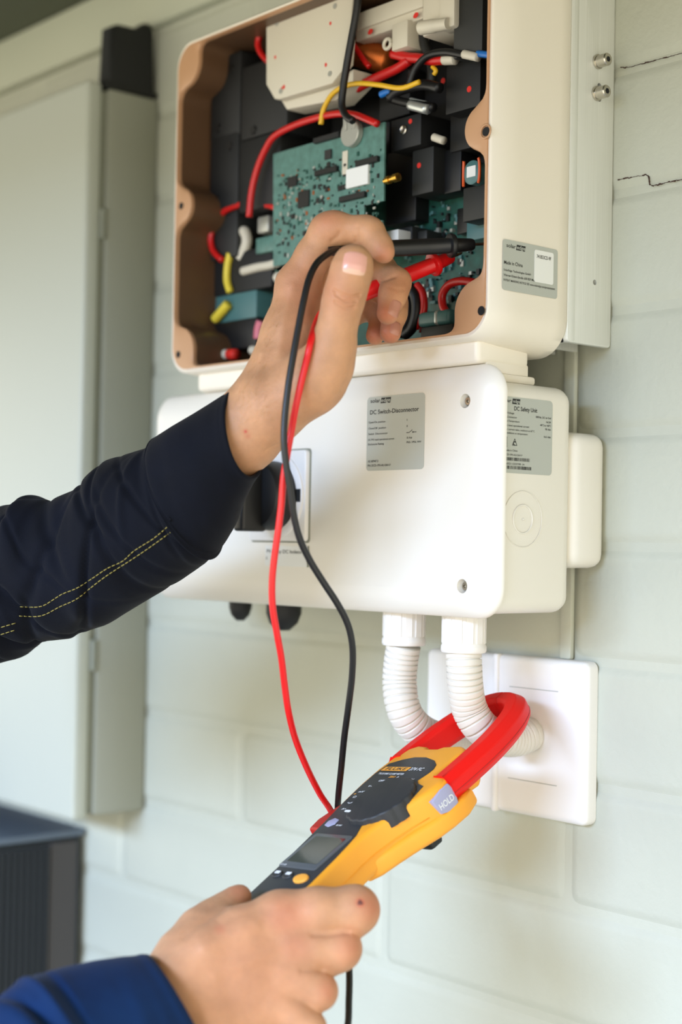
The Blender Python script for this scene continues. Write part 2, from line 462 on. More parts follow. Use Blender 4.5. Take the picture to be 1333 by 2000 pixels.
# ================================================================== cabinet on the left
cab = thing('wall_cabinet', 'large pale grey wall cabinet at the left with a narrow door gap', 'cabinet', (-0.95, 0, 1.176))
V, Fc = rbox((-1.32, -0.0605, 1.176), (-0.593, -0.0002, 1.902), 0.004, 2)
obj('body', V, Fc, M['cab2'], cab, angle=40)
V, Fc = rbox((-1.316, -0.0665, 1.180), (-0.597, -0.0605, 1.898), 0.001, 1)
obj('door_gap_shade', V, Fc, M['infill'], cab, angle=40, label='dull grey seal painted as the shade in the door gap')  # darker strip filling the gap; the gap's shade is put into its colour
V, Fc = rbox((-1.322, -0.084, 1.173), (-0.5945, -0.0665, 1.906), 0.004, 3)
obj('door', V, Fc, M['cab'], cab, angle=40)
for z in (1.75, 1.32):
    V, Fc = lathe([(0, 0.004), (0.03, 0.004)], (-0.5955, -0.0635, z), (0, 0, 1), 12)
    obj('hinge', V, Fc, M['infill'], cab, angle=40)

blk = thing('cable_hood', 'soft black hood standing on the corner of the grey wall cabinet', 'hood', (-0.60, -0.03, 1.9))
hp = [(p[1], p[2]) for p in (atx(px, py, -0.593) for px, py in ((212, 172), (304, 192), (302, 62), (296, 47), (284, 44), (268, 55), (250, 50), (232, 46), (219, 50)))]
V, Fc = prism(hp, -0.020, 0.0, YZ(-0.5935), 0.003, 0.003, 3)
obj('hood', V, Fc, M['black2'], blk, angle=45)
V, Fc = rbox((-0.6145, -0.0665, 1.9025), (-0.5930, -0.0015, 1.9085), 0.002, 2)
obj('lower_rim', V, Fc, M['black'], blk, angle=45)

ac = thing('outdoor_unit', 'dark ribbed metal unit at the bottom left with a slate blue top', 'appliance', (-1.0, -0.3, 0.35))
V, Fc = rbox((-1.35, -0.55, 0.35), (-0.703, -0.004, 1.134), 0.006, 2)
obj('casing', V, Fc, M['ac'], ac, angle=40)
V, Fc = rbox((-1.353, -0.553, 1.134), (-0.699, -0.002, 1.142), 0.003, 2)
obj('lid', V, Fc, M['ac_top'], ac, angle=40)
V, Fc = rbox((-0.703, -0.045, 0.36), (-0.7005, -0.012, 1.13), 0.001, 1)
obj('corner_trim', V, Fc, M['ac_trim'], ac, angle=40)
mb = MB()
for i in range(64):
    y = -0.05 - i * 0.0075
    mb.add(*rbox((-0.703, y - 0.0018, 0.36), (-0.6985, y + 0.0018, 1.128)))
mb.obj('ribs', M['ac'], ac, smooth=False, kind='stuff')

# ================================================================== the inverter
FY = -0.1295
inv = thing('solar_inverter', 'open white inverter housing full of wires and green circuit boards', 'inverter', (-0.186, 0.0, 1.594))
X0, X1, Z0, Z1 = -0.3755, 0.0, 1.5925, 1.8775
def f_inner(x, z):                                  # < 0 inside the opening
    hx, hz = (X1 - X0) / 2 - 0.0048, (Z1 - Z0) / 2 - 0.0048
    qx, qz = abs(x - (X0 + X1) / 2) - hx + 0.012, abs(z - (Z0 + Z1) / 2) - hz + 0.012
    d = math.hypot(max(qx, 0), max(qz, 0)) + min(max(qx, qz), 0) - 0.012
    for cx, cz, r in ((-0.010, 1.7365, 0.0155), (X0 + 0.010, 1.7365, 0.0155), (-0.012, 1.6115, 0.0205), (X0 + 0.012, 1.6115, 0.0205),
                      (-0.012, 1.859, 0.0205), (X0 + 0.012, 1.859, 0.0205)):
        c = r - math.hypot(x - cx, z - cz); k = 0.014
        h = max(k - abs(d - c), 0) / k; d = max(d, c) + h * h * k / 4
    return d
def boundary(f, n=420):
    cx, cz = (X0 + X1) / 2, (Z0 + Z1) / 2; out = []
    hx, hz = (X1 - X0) / 2, (Z1 - Z0) / 2; per = 4 * (hx + hz)
    for i in range(n):
        s = per * i / n
        if s < 2 * hz: p = (hx, -hz + s)
        elif s < 2 * hz + 2 * hx: p = (hx - (s - 2 * hz), hz)
        elif s < 4 * hz + 2 * hx: p = (-hx, hz - (s - 2 * hz - 2 * hx))
        else: p = (-hx + (s - 4 * hz - 2 * hx), -hz)
        a, b = 0.3, 1.2
        for _ in range(30):
            m_ = (a + b) / 2
            if f(cx + p[0] * m_, cz + p[1] * m_) < 0: a = m_
            else: b = m_
        out.append((cx + p[0] * a, cz + p[1] * a))
    return out
def f_rr(gx, gz, r):
    def f(x, z):
        hx, hz = (X1 - X0) / 2 + gx, (Z1 - Z0) / 2 + gz
        qx, qz = abs(x - (X0 + X1) / 2) - hx + r, abs(z - (Z0 + Z1) / 2) - hz + r
        return math.hypot(max(qx, 0), max(qz, 0)) + min(max(qx, qz), 0) - r
    return f
inn = boundary(f_inner)
N = len(inn)
def loops(loopspec, closed_ends=True):
    V = []; Fc = []
    for pts, y in loopspec: V += [np.array([p[0], y, p[1]]) for p in pts]
    for k in range(len(loopspec) - 1):
        for i in range(N):
            j = (i + 1) % N; Fc.append((k * N + i, k * N + j, (k + 1) * N + j, (k + 1) * N + i))
    return V, Fc
# white outer shell: from the rim back to the heatsink, flaring a little downwards
L = [(boundary(f_rr(-0.0036, -0.0036, 0.020)), FY + 0.0012), (boundary(f_rr(-0.0012, -0.0012, 0.021)), FY + 0.0004), (boundary(f_rr(0.0, 0.0, 0.022)), FY + 0.0016),
     (boundary(f_rr(0.0002, 0.003, 0.024)), -0.10), (boundary(f_rr(0.0004, 0.0065, 0.026)), -0.060), (boundary(f_rr(0.0004, 0.0065, 0.026)), -0.0495),
     (boundary(f_rr(-0.002, 0.004, 0.025)), -0.047), (boundary(f_rr(-0.01, -0.004, 0.02)), -0.047)]
V, Fc = loops(L)
obj('housing', V, Fc, M['white2'], inv, angle=50)
# tan liner: rim face, bosses and the inner walls, their shade painted brown
i1 = [(p[0], p[1]) for p in inset(inn, -0.0008)] if False else inn
rimo = boundary(f_rr(-0.0034, -0.0034, 0.020))
mid = [tuple(np.array(a) * 0.25 + np.array(b) * 0.75) for a, b in zip(inn, rimo)]
mid2 = [tuple(np.array(a) * 0.8 + np.array(b) * 0.2) for a, b in zip(inn, rimo)]
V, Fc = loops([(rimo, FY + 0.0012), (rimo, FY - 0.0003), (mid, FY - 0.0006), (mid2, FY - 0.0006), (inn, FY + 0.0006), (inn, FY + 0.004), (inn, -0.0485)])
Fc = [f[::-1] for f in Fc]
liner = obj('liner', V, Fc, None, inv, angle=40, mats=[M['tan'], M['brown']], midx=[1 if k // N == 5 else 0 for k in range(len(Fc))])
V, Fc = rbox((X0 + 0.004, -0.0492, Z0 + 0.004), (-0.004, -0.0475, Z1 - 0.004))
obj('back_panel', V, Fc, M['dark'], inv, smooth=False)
# screw holes in the bosses
for (px, py, ring_) in ((950, 257, True), (941, 607, False)):
    c = aty(px, py, FY - 0.0006)
    V, Fc = lathe([(0, 0.0032), (0.0004, 0.0032), (0.0004, 0.0012)], c, (0, -1, 0), 20)
    obj('screw_hole', V, Fc, M['dark'], liner, angle=40)
    if ring_:
        V = []; 
        circ = [c + np.array([0.0046 * math.cos(a), -0.0005, 0.0046 * math.sin(a)]) for a in np.linspace(0, 2 * math.pi, 25)]
        V, Fc = tube(circ, 0.0007, 6, cap=False)
        obj('boss_ring', V, Fc, M['tan'], liner)
for sx in (X0 + 0.0125,):
    for z in (1.7365, 1.609):
        V, Fc = lathe([(0, 0.003), (0.0004, 0.003), (0.0004, 0.0012)], (sx, FY - 0.0006, z), (0, -1, 0), 16)
        obj('screw_hole', V, Fc, M['dark'], liner, angle=40)

# aluminium heatsink behind the housing
hs = None
mb = MB()
mb.add(*rbox((X0 - 0.001, -0.0472, 1.597), (0.0008, -0.040, 1.90), 0.0012, 2))
heat = mb.obj('heatsink', M['alu'], inv, angle=40)
V, Fc = prism(arc_rect(-0.0485, -0.0004, 1.5965, 1.90, [0.003, 0.003, 0.003, 0.003], 3), -0.0035, 0.0006, YZ(0.0), 0, 0.0008, 2)
side = obj('side_plate', V, Fc, M['alu'], inv, angle=40)
holes(side, [prism([(y + 0.0023 * math.cos(a), z + s + 0.0023 * math.sin(a)) for (y, z) in ((-0.0172, 1.7812),) for a0, s in ((0, 0.0045), (math.pi, -0.0045)) for a in np.linspace(a0, a0 + math.pi, 8)], -0.01, 0.004, YZ(0.0)),
             lathe([(-0.01, 0.0020), (0.006, 0.0020)], (0.0, -0.0192, 1.6425), (1, 0, 0), 16)])
for k in range(17):
    x = -0.010 - k * 0.0215
    if k == 0: continue
    V, Fc = rbox((x - 0.0012, -0.040, 1.600 - 0.004), (x + 0.0012, -0.001, 1.898))
    obj('fin', V, Fc, M['alu'], heat, smooth=False)
def bolt(px, py):
    c = atx(px, py, 0.0008)
    V, Fc = lathe([(0, 0.0054), (0.0013, 0.0054), (0.0015, 0.0048)], c, (1, 0, 0), 20)
    b = obj('bolt', V, Fc, M['steel'], inv, angle=35)
    hexp = [(0.0021 * math.cos(a), 0.0021 * math.sin(a)) for a in np.linspace(0, 2 * math.pi, 7)[:-1]]
    V, Fc = lathe([(0.0014, 0.0046), (0.0092, 0.0046), (0.0100, 0.0040), (0.0100, 0.0022)], c, (1, 0, 0), 20)
    obj('bolt_head', V, Fc, M['steel'], b, angle=35)
    V, Fc = prism(hexp, 0.0, 0.00015, (c + np.array([0.0100, 0, 0]), np.array([0, 1.0, 0]), np.array([0, 0, 1.0]), np.array([1.0, 0, 0])))
    obj('hex_socket', V, Fc, M['dark'], b, smooth=False)
bolt(1168, 121); bolt(1166, 183)

# printed label on the inverter's side
def label_plate(name, frame, w, h, r, parent, m, label=None, th=0.0002):
    V, Fc = prism(arc_rect(0, w, -h, 0, r, 4), 0, th, frame)
    return obj(name, V, Fc, m, parent, smooth=False, label=label)
def brand_mark(mb, x0, x1, y, cap, frame, mi_ink=0, mi_bg=1):
    xm = x0 + (x1 - x0) * 0.50
    text_add(mb, 'solar', x0, xm - 0.0003, y, cap * 1.0, frame, mi_ink)
    quad_add(mb, xm, x1 - cap * 0.22, y - cap * 0.32, y + cap * 1.12, frame, mi_ink, sh=cap * 0.3)
    f2 = (frame[0] + frame[3] * 0.00012, frame[1], frame[2], frame[3])
    text_add(mb, 'edge', xm + cap * 0.22, x1 - cap * 0.18, y, cap * 0.95, f2, mi_bg, shear=0.15)
la = atx(983, 466, 0.0007)
fl = (la, np.array([0, 1.0, 0]), np.array([0, 0, 1.0]), np.array([1.0, 0, 0]))
lw, lh = 0.0565, 0.0348
lab = label_plate('rating_label', fl, lw, lh, 0.0022, inv, M['label'], 'silver label on the inverter side')
ft = (la + np.array([0.00028, 0, 0]), fl[1], fl[2], fl[3])
mb = MB()
brand_mark(mb, 0.0034, 0.0226, -0.0052, 0.0026, ft)
text_add(mb, 'Made in China', 0.0012, 0.0200, -0.0170, 0.0024, ft)
text_add(mb, 'SolarEdge Technologies GmbH', 0.0010, 0.0285, -0.0217, 0.0014, ft)
text_add(mb, 'Werner-Eckert-Straße 6/81829 Munich/Germany', 0.0010, 0.0445, -0.0253, 0.0016, ft)
text_add(mb, 'PATENT MARKING NOTICE SEE www.solaredge.com/groups/patent', 0.0010, 0.0540, -0.0287, 0.0015, ft)
mb.obj('print', M['ink'], lab, smooth=False, mats=[M['ink'], M['label']])
fs = (la + np.array([0.0003, 0.0318, -0.0030]), fl[1], fl[2], fl[3])
V, Fc = prism(arc_rect(0, 0.0200, -0.0225, 0, 0.0015, 3), 0, 0.0002, fs)
stk = obj('serial_sticker', V, Fc, M['stick'], lab, smooth=False, label='white serial sticker')
mb = MB()
text_add(mb, '741853CD-9F', 0.0022, 0.0172, -0.0056, 0.0024, (fs[0] + np.array([0.0003, 0, 0]), fs[1], fs[2], fs[3]))
mb.obj('print', M['ink'], lab, smooth=False)

# ---- what is inside the housing
def part_box(name, q0, q1, y0, y1, m, r=0.001, parent=inv, **k):
    a = aty(*q0, y0); b = aty(*q1, y0)
    V, Fc = rbox((min(a[0], b[0]), y0, min(a[2], b[2])), (max(a[0], b[0]), y1, max(a[2], b[2])), r, 2)
    return obj(name, V, Fc, m, parent, angle=40, **k)
def wire(name, pts, y, dia, m, parent=inv, n=10, **k):
    P = []
    for p in pts:
        yy = p[2] if len(p) > 2 else y
        P.append(aty(p[0], p[1], yy))
    V, Fc = tube(catmull(P, 8), dia / 2, n)
    return obj(name, V, Fc, m, parent, **k)
# rear board across the lower right
def board(name, q, y, m, th=0.0016, parent=inv):
    P = [aty(px, py, y) for px, py in q]
    V, Fc = prism([(p[0], p[2]) for p in P], -th, 0, XZ(y))
    return obj(name, V, Fc, m, parent, smooth=False)
rear = board('rear_board', [(600, 400), (690, 300), (860, 300), (1005, 345), (1005, 640), (600, 690)], -0.0515, M['pcb2'])
main = board('communication_board', [(534, 301), (752, 238), (750, 392), (712, 402), (712, 437), (747, 430), (747, 475), (640, 505), (534, 520)], -0.100, M['pcb'])
def on_board(name, px, py, w, h, m, parent=main, y=-0.1, th=0.0016, r=0.0003, **k):
    c = aty(px, py, y)
    V, Fc = rbox((c[0] - w / 2, y - th, c[2] - h / 2), (c[0] + w / 2, y + 0.0002, c[2] + h / 2), r, 1)
    return obj(name, V, Fc, m, parent, smooth=False, **k)
on_board('chip', 573, 355, 0.012, 0.0085, M['black'])
on_board('chip', 595, 389, 0.014, 0.0135, M['black'])
on_board('chip', 643, 302, 0.008, 0.0075, M['relay'])
for px, py in ((643, 322), (672, 366), (573, 423), (665, 368), (640, 370), (596, 456), (622, 392)):
    on_board('chip', px, py, 0.004, 0.004, M['black'], th=0.0012)
def bar(p0, p1, m, hh=0.0022, th=0.0035, name='header_socket'):
    a = aty(*p0, -0.1); b = aty(*p1, -0.1)
    V, Fc = rbox((a[0], -0.1 - th, (a[2] + b[2]) / 2 - hh), (b[0], -0.0998, (a[2] + b[2]) / 2 + hh), 0.0004, 1)
    return obj(name, V, Fc, m, main, smooth=False)
bar((620, 340), (663, 330), M['black']); bar((700, 321), (743, 311), M['black']); bar((668, 390), (718, 381), M['black']); bar((618, 276), (668, 264), M['black2'])
sh_ = on_board('radio_module', 702, 346, 0.0255, 0.0150, M['stick'], th=0.0026, label='white shielded radio module')
on_board('white_tape', 675, 318, 0.0062, 0.0185, M['white_w'], th=0.0008)
fm = (aty(678, 368, -0.10275), np.array([1.0, 0, 0]), np.array([0, 0, 1.0]), np.array([0, -1.0, 0]))
# coin cell standing in its holder at the top edge
cc = aty(693, 262, -0.1)
V, Fc = lathe([(0, 0.0105), (0.0045, 0.0105), (0.0052, 0.0098)], cc + np.array([0, -0.0005, 0]), (0, -1, 0), 28)
cell = obj('coin_cell', V, Fc, M['nickel'], main, angle=40, label='silver coin cell in a clip')
for dx in (-0.0065, 0.003):
    V, Fc = rbox((cc[0] + dx, -0.1068, cc[2] + 0.002), (cc[0] + dx + 0.004, -0.1052, cc[2] + 0.0135), 0.0005, 1)
    obj('clip', V, Fc, M['nickel'], cell, angle=40)
# small parts soldered all over the board: nobody could count them
mb = MB(); rng = random.Random(3)
pa, pb = aty(540, 305, -0.1), aty(745, 395, -0.1)
for i in range(430):
    x = rng.uniform(pa[0], pb[0] - 0.001); z = rng.uniform(1.664, 1.752)
    zt = np.interp(x, [pa[0], pb[0]], [aty(540, 305, -0.1)[2], aty(748, 245, -0.1)[2]])
    if z > zt - 0.002: continue
    w, h = rng.choice([(0.0008, 0.0005), (0.0005, 0.0009), (0.0014, 0.0008), (0.001, 0.0016)])
    mb.add(*rbox((x - w, -0.1 - rng.uniform(0.0004, 0.0010), z - h), (x + w, -0.0999, z + h)), mi=rng.choice([0, 1, 1, 1, 2, 3, 4, 4, 4]))
mb.obj('solder_parts', None, main, smooth=False, mats=[M['solder'], M['black'], M['copper'], M['nickel'], M['pcb2']], kind='stuff')
mb = MB(); pa, pb = aty(820, 400, -0.0515), aty(990, 620, -0.0515)
for i in range(260):
    x = rng.uniform(pa[0] - 0.02, pb[0]); z = rng.uniform(pb[2], pa[2])
    w, h = rng.choice([(0.0006, 0.0005), (0.0008, 0.0010), (0.0014, 0.0012), (0.0016, 0.0022)])
    mb.add(*rbox((x - w, -0.0515 - rng.uniform(0.001, 0.004), z - h), (x + w, -0.0512, z + h)), mi=rng.choice([0, 1, 1, 2, 3, 3]))
mb.obj('solder_parts', None, rear, smooth=False, mats=[M['nickel'], M['black'], M['teal'], M['teal']], kind='stuff')
# gold antenna socket
a = aty(752, 354, -0.102)
V, Fc = lathe([(0, 0.0022), (0.003, 0.0022), (0.003, 0.0032), (0.006, 0.0032), (0.006, 0.0024), (0.0105, 0.0024), (0.0105, 0.0033), (0.0150, 0.0033), (0.0154, 0.0026)], a, (1, 0.0, 0.05), 18)
obj('antenna_socket', V, Fc, M['gold'], main, angle=40, label='gold threaded antenna socket')

# white cover plate with red paint marks (upper left)
q = [(520, 45), (524, 34), (545, 20), (612, -2), (684, -26), (690, -10), (679, 124), (649, 163), (545, 194), (536, 193), (520, 165)]
P = [aty(px, py, -0.112) for px, py in q]
V, Fc = prism([(p[0], p[2]) for p in P], -0.006, 0, XZ(-0.112), 0, 0.001, 2)
plate = obj('cover_plate', V, Fc, M['white_w'], inv, angle=40, label='white cover plate with red paint marks')
q = [(540, 180), (660, 150), (690, 135), (690, 160), (655, 196), (560, 214)]
P = [aty(px, py, -0.104) for px, py in q]
V, Fc = prism([(p[0], p[2]) for p in P], -0.02, 0, XZ(-0.104), 0, 0.001, 2)
obj('cover_skirt', V, Fc, M['white_w'], plate, angle=40)
for px, py, s in ((646, 46, 3), (538, 112, 3), (637, 127, 3.4), (555, 170, 3.6), (551, 173, 2.6)):
    c = aty(px, py, -0.112)
    V, Fc = prism([(c[0] + s * 0.0004 * math.cos(t) * (1 + 0.3 * math.sin(3 * t)), c[2] + s * 0.0005 * math.sin(t)) for t in np.linspace(0, 6.28, 9)[:-1]], 0, 0.00025, XZ(-0.112))
    obj('paint_mark', V, Fc, M['redmark'], plate, smooth=False)
for px, py in ((541, 46), (655, 12), (645, 144), (549, 178)):
    c = aty(px, py, -0.112)
    V, Fc = lathe([(0, 0.0022), (0.0004, 0.0022), (0.0004, 0.001)], c, (0, -1, 0), 16)
    obj('screw', V, Fc, M['nickel'], plate, angle=40)

# white switch block with hinge barrel (upper right)
sw = part_box('switch_block', (826, -40), (887, 52), -0.100, -0.06, M['white_w'], 0.002, label='white plastic switch block')
def rail(px0, px1, top, bot, y0, y1, r=0.0010, parent=sw):
    a_, b_, e_ = aty(px0, top, y0), aty(px0, bot, y0), aty(px1, (top + bot) / 2, y0)
    V, Fc = rbox((a_[0], y0, b_[2]), (e_[0], y1, a_[2]), r, 2)
    return obj('rail', V, Fc, M['white_w'], parent, angle=40)
rail(696, 826, 27, 82, -0.094, -0.072); rail(696, 826, 27, 60, -0.0965, -0.090); rail(766, 796, 48, 100, -0.099, -0.076); rail(858, 888, -40, 60, -0.103, -0.09, 0.002)
c = aty(822, 55, -0.106)
V, Fc = lathe([(0, 0.0048), (0.0004, 0.0052), (0.014, 0.0050), (0.0145, 0.0046), (0.027, 0.0044)], c, (1, 0.08, -0.1), 22)
hb = obj('hinge_barrel', V, Fc, M['white_w'], sw, angle=40)
V, Fc = lathe([(-0.0002, 0.0036), (0.0003, 0.0034)], c, (1, 0.08, -0.1), 18)
obj('barrel_bore', V, Fc, M['tan'], hb, angle=40)
V, Fc = tube([aty(758, 86, -0.099) + 0.0038 * np.array([math.cos(t), -0.1, math.sin(t)]) for t in np.linspace(0, 6.28, 17)], 0.0015, 8, cap=False)
obj('eyelet', V, Fc, M['white_w'], sw)
for px, py, y in ((813, 30, -0.0968), (724, 62, -0.0968)):
    c = aty(px, py, y)
    V, Fc = prism([(c[0] + 0.0028 * math.cos(t) * (1 + 0.25 * math.sin(2 * t)), c[2] + 0.0022 * math.sin(t)) for t in np.linspace(0, 6.28, 9)[:-1]], 0, 0.0003, XZ(y))
    obj('paint_mark', V, Fc, M['redmark'], sw, smooth=False)

# black power modules and relays
for q0, q1, y0 in (((412, 118), (468, 262), -0.098), ((471, 132), (560, 258), -0.098), ((410, 268), (464, 402), -0.098), ((467, 270), (545, 398), -0.098)):
    pm = part_box('power_module', q0, q1, y0, -0.032, M['black2'], 0.003)
    a_, b_ = aty(*q0, y0), aty(*q1, y0)
    for k in (0.3, 0.7):
        c = np.array([a_[0] + (b_[0] - a_[0]) * k, y0, a_[2] + (b_[2] - a_[2]) * (0.85 if k < .5 else 0.2)])
        V, Fc = lathe([(0, 0.004), (0.0012, 0.0036)], c, (0, -1, 0), 14)
        obj('stud', V, Fc, M['black'], pm, angle=40)
part_box('relay', (888, -40), (942, 98), -0.098, -0.05, M['relay'], 0.001, label='dark grey relay')
rl = part_box('relay', (806, 295), (846, 374), -0.080, -0.046, M['relay'], 0.001, label='dark grey relay')
def dot(px, py, y, parent, r=0.0022):
    c = aty(px, py, y)
    V, Fc = lathe([(0, r), (0.0003, r * 0.9)], c, (0, -1, 0), 12)
    obj('paint_mark', V, Fc, M['redmark'], parent, angle=40)
dot(819, 323, -0.080, rl)
r2 = part_box('relay', (872, 130), (938, 206), -0.085, -0.046, M['black2'], 0.001); dot(917, 174, -0.085, r2, 0.0024); dot(866, 158, -0.06, r2, 0.0024)
r3 = part_box('relay', (764, 236), (822, 282), -0.088, -0.046, M['black2'], 0.001); dot(802, 237, -0.088, r3, 0.002)
c = aty(790, 254, -0.0882)
V, Fc = lathe([(0, 0.0036), (0.0012, 0.0036), (0.0018, 0.0028), (0.0012, 0.001)], c, (0, -1, 0), 16)
obj('screw', V, Fc, M['steel'], r3, angle=40)
part_box('relay', (880, 214), (945, 282), -0.070, -0.046, M['black2'], 0.001)
part_box('relay', (905, 368), (975, 420), -0.078, -0.046, M['relay'], 0.001, label='dark grey relay')
part_box('relay', (893, 408), (922, 452), -0.060, -0.046, M['black'], 0.001)
part_box('capacitor_block', (742, 150), (800, 222), -0.066, -0.04, M['black2'], 0.001)
part_box('capacitor_block', (690, 205), (760, 300), -0.062, -0.04, M['black'], 0.001)
part_box('capacitor_block', (756, 300), (812, 430), -0.066, -0.04, M['black'], 0.001)
part_box('capacitor_block', (846, 300), (900, 372), -0.068, -0.046, M['black'], 0.001)
part_box('filter_box', (780, 446), (805, 470), -0.075, -0.046, M['relay'], 0.001)
part_box('filter_box', (816, 452), (834, 470), -0.07, -0.046, M['relay'], 0.001)
part_box('terminal_block', (912, 425), (962, 462), -0.062, -0.046, M['teal'], 0.001)
part_box('black_case', (404, 412), (462, 500), -0.092, -0.035, M['relay'], 0.002)
part_box('black_case', (404, 505), (530, 560), -0.088, -0.035, M['black2'], 0.002)
gb = part_box('grey_green_case', (406, 566), (500, 630), -0.086, -0.035, M['teal'], 0.002)
part_box('black_case', (402, 634), (500, 678), -0.088, -0.035, M['black'], 0.002)
part_box('white_tab', (753, 452), (778, 472), -0.088, -0.07, M['stick'], 0.001, label='white plastic tab')
# ring choke with orange winding
c = aty(932, 339, -0.080)
V, Fc = lathe([(0, 0.0075), (0.0008, 0.0088), (0.011, 0.0088), (0.0118, 0.0075)], c + np.array([0, 0.006, 0]), (0, -1, 0), 26)
ch = obj('ring_choke', V, Fc, M['teal'], inv, angle=40, label='small grey-green choke with orange winding and white tag')
for dx in (-0.0072, 0.0072):
    V, Fc = tube([c + np.array([dx + 0.0009 * math.copysign(1, dx) * math.cos(t), 0.0007 * math.cos(t) - 0.0062, 0.0092 * math.sin(t)]) for t in np.linspace(-1.5, 1.5, 13)], 0.0011, 8)
    obj('winding', V, Fc, M['orangew'], ch)
V, Fc = rbox((c[0] - 0.0045, c[1] - 0.0062, c[2] - 0.0035), (c[0] + 0.0045, c[1] - 0.0056, c[2] + 0.0045), 0.0002, 1)
obj('tag', V, Fc, M['stick'], ch, smooth=False)
# copper coil behind the white plate
a, b = aty(688, 100, -0.078), aty(770, 122, -0.078)
d = b - a; Ln = np.linalg.norm(d)
prof = []
for i in range(44): prof.append((Ln * i / 44, 0.0105 if i % 2 else 0.0113))
V, Fc = lathe(prof, a, d, 24)
obj('copper_coil', V, Fc, M['copper'], inv, angle=60, label='copper wire coil')
# grey-green drum with metal band bottom right
a = aty(828, 627, -0.085); b = aty(890, 627, -0.085)
V, Fc = rbox((a[0], -0.092, a[2] - 0.0055), (b[0], -0.06, a[2] + 0.0055), 0.003, 3)
dr = obj('choke_drum', V, Fc, M['teal'], inv, angle=40, label='grey-green choke with tin band')
V, Fc = rbox((a[0] + 0.017, -0.0925, a[2] - 0.0056), (a[0] + 0.0225, -0.06, a[2] + 0.0056), 0.003, 3)
obj('band', V, Fc, M['solder'], dr, angle=40)
part_box('drum_base', (822, 640), (885, 655), -0.09, -0.05, M['relay'], 0.001)

# wires
W = M['redw']
wire('red_wire', [(738, 242), (715, 232), (692, 224), (660, 222), (620, 230), (575, 245), (538, 265), (520, 290), (503, 330), (492, 375), (487, 424)], -0.106, 0.0056, W)
wire('red_wire', [(548, 408), (520, 400), (495, 397), (465, 401), (437, 414), (418, 438), (412, 465), (417, 490), (434, 508)], -0.095, 0.0056, W)
wire('red_wire', [(540, 50), (516, 58), (505, 78), (508, 100), (524, 120)], -0.100, 0.0054, W)
wire('red_wire', [(708, -20), (690, 6), (680, 35), (682, 70), (696, 95), (712, 118), (722, 130)], -0.095, 0.0046, W)
wire('red_cable', [(698, 172), (720, 160), (750, 146), (778, 133), (800, 118)], -0.092, 0.0078, M['redw'], label='thick red cable')
wire('red_cable', [(768, 105), (795, 112), (818, 114), (845, 118), (872, 116)], -0.092, 0.0078, M['redw'], label='thick red cable')
wire('black_cable', [(702, -30), (697, 20), (688, 70), (679, 120), (671, 170), (668, 205), (676, 226), (690, 236)], -0.118, 0.0058, M['black'], label='black cable hanging in front of the white plate')
wire('black_cable', [(800, 165), (812, 135), (835, 110), (868, 102), (900, 106), (935, 113)], -0.098, 0.0056, M['black'])
wire('black_cable', [(762, 192), (778, 178), (812, 168), (835, 166), (860, 172)], -0.096, 0.0080, M['black'])
wire('black_cable', [(762, 192), (790, 200), (815, 204), (848, 210)], -0.094, 0.0070, M['black'])
wire('black_cable', [(826, 70), (832, 95), (842, 120), (845, 150), (838, 172)], -0.084, 0.0075, M['relay'])
wire('black_cable', [(796, 95), (800, 120), (806, 150)], -0.085, 0.0060, M['black'])
wire('yellow_wire', [(627, 243), (632, 215), (648, 186), (670, 170), (700, 163), (740, 166), (784, 172), (820, 160)], -0.108, 0.0040, M['yelw'])
wire('yellow_wire', [(845, 130), (852, 138), (848, 146)], -0.09, 0.0035, M['yelw'])
wire('blue_wire', [(745, 185), (756, 180), (764, 178)], -0.098, 0.0055, M['blue'])
wire('blue_wire', [(934, 105), (945, 106), (965, 108)], -0.098, 0.0050, M['blue'])
wire('white_sleeve', [(907, 106), (935, 112)], -0.0985, 0.0066, M['white_w'])
wire('white_sleeve', [(868, 117), (890, 116)], -0.0925, 0.0080, M['white_w'])
wire('cable_tag', [(802, 205), (836, 214)], -0.0975, 0.0078, M['solder'], label='silvery cable tag')
wire('cable_tag', [(803, 195), (832, 202)], -0.094, 0.0040, M['solder'])
wire('white_sleeve', [(848, 268), (868, 275)], -0.085, 0.0062, M['white_w'])
wire('yellow_sleeve', [(450, 495), (445, 520), (444, 548), (450, 570)], -0.09, 0.0066, M['yels'])
wire('yellow_sleeve', [(446, 594), (434, 608), (420, 624)], -0.09, 0.0088, M['yels'])
wire('black_cable', [(463, 400), (465, 440), (458, 500), (452, 560), (460, 600), (470, 650)], -0.082, 0.006, M['black'])
wire('white_connector', [(468, 462), (478, 452), (483, 470), (478, 490), (470, 505)], -0.085, 0.0095, M['white_w'], n=12)
wire('white_connector', [(475, 530), (505, 522), (535, 516), (552, 505)], -0.088, 0.0078, M['white_w'], n=12)
wire('white_connector', [(510, 552), (535, 545), (560, 535)], -0.082, 0.009, M['white_w'], n=12)
part_box('terminal_screw', (502, 424), (524, 452), -0.088, -0.06, M['nickel'], 0.002)
part_box('mint_connector', (500, 466), (540, 488), -0.092, -0.07, M['pcb'], 0.001, label='mint green connector')
wire('brown_wire', [(490, 500), (515, 496), (540, 490)], -0.082, 0.006, M['copper'])
wire('red_wire', [(815, 556), (826, 572), (829, 600), (823, 622), (812, 640)], -0.088, 0.0058, W)
wire('red_wire', [(822, 640), (828, 620), (826, 650)], -0.08, 0.0058, W)
wire('red_wire', [(950, 562), (928, 552), (900, 549), (878, 556), (865, 575), (866, 598), (874, 612)], -0.088, 0.0062, W)
wire('black_cable', [(800, 560), (812, 580), (814, 610), (805, 640), (790, 655)], -0.09, 0.0085, M['black'])
wire('black_cable', [(786, 560), (798, 590), (796, 625), (780, 655)], -0.084, 0.0085, M['black'])
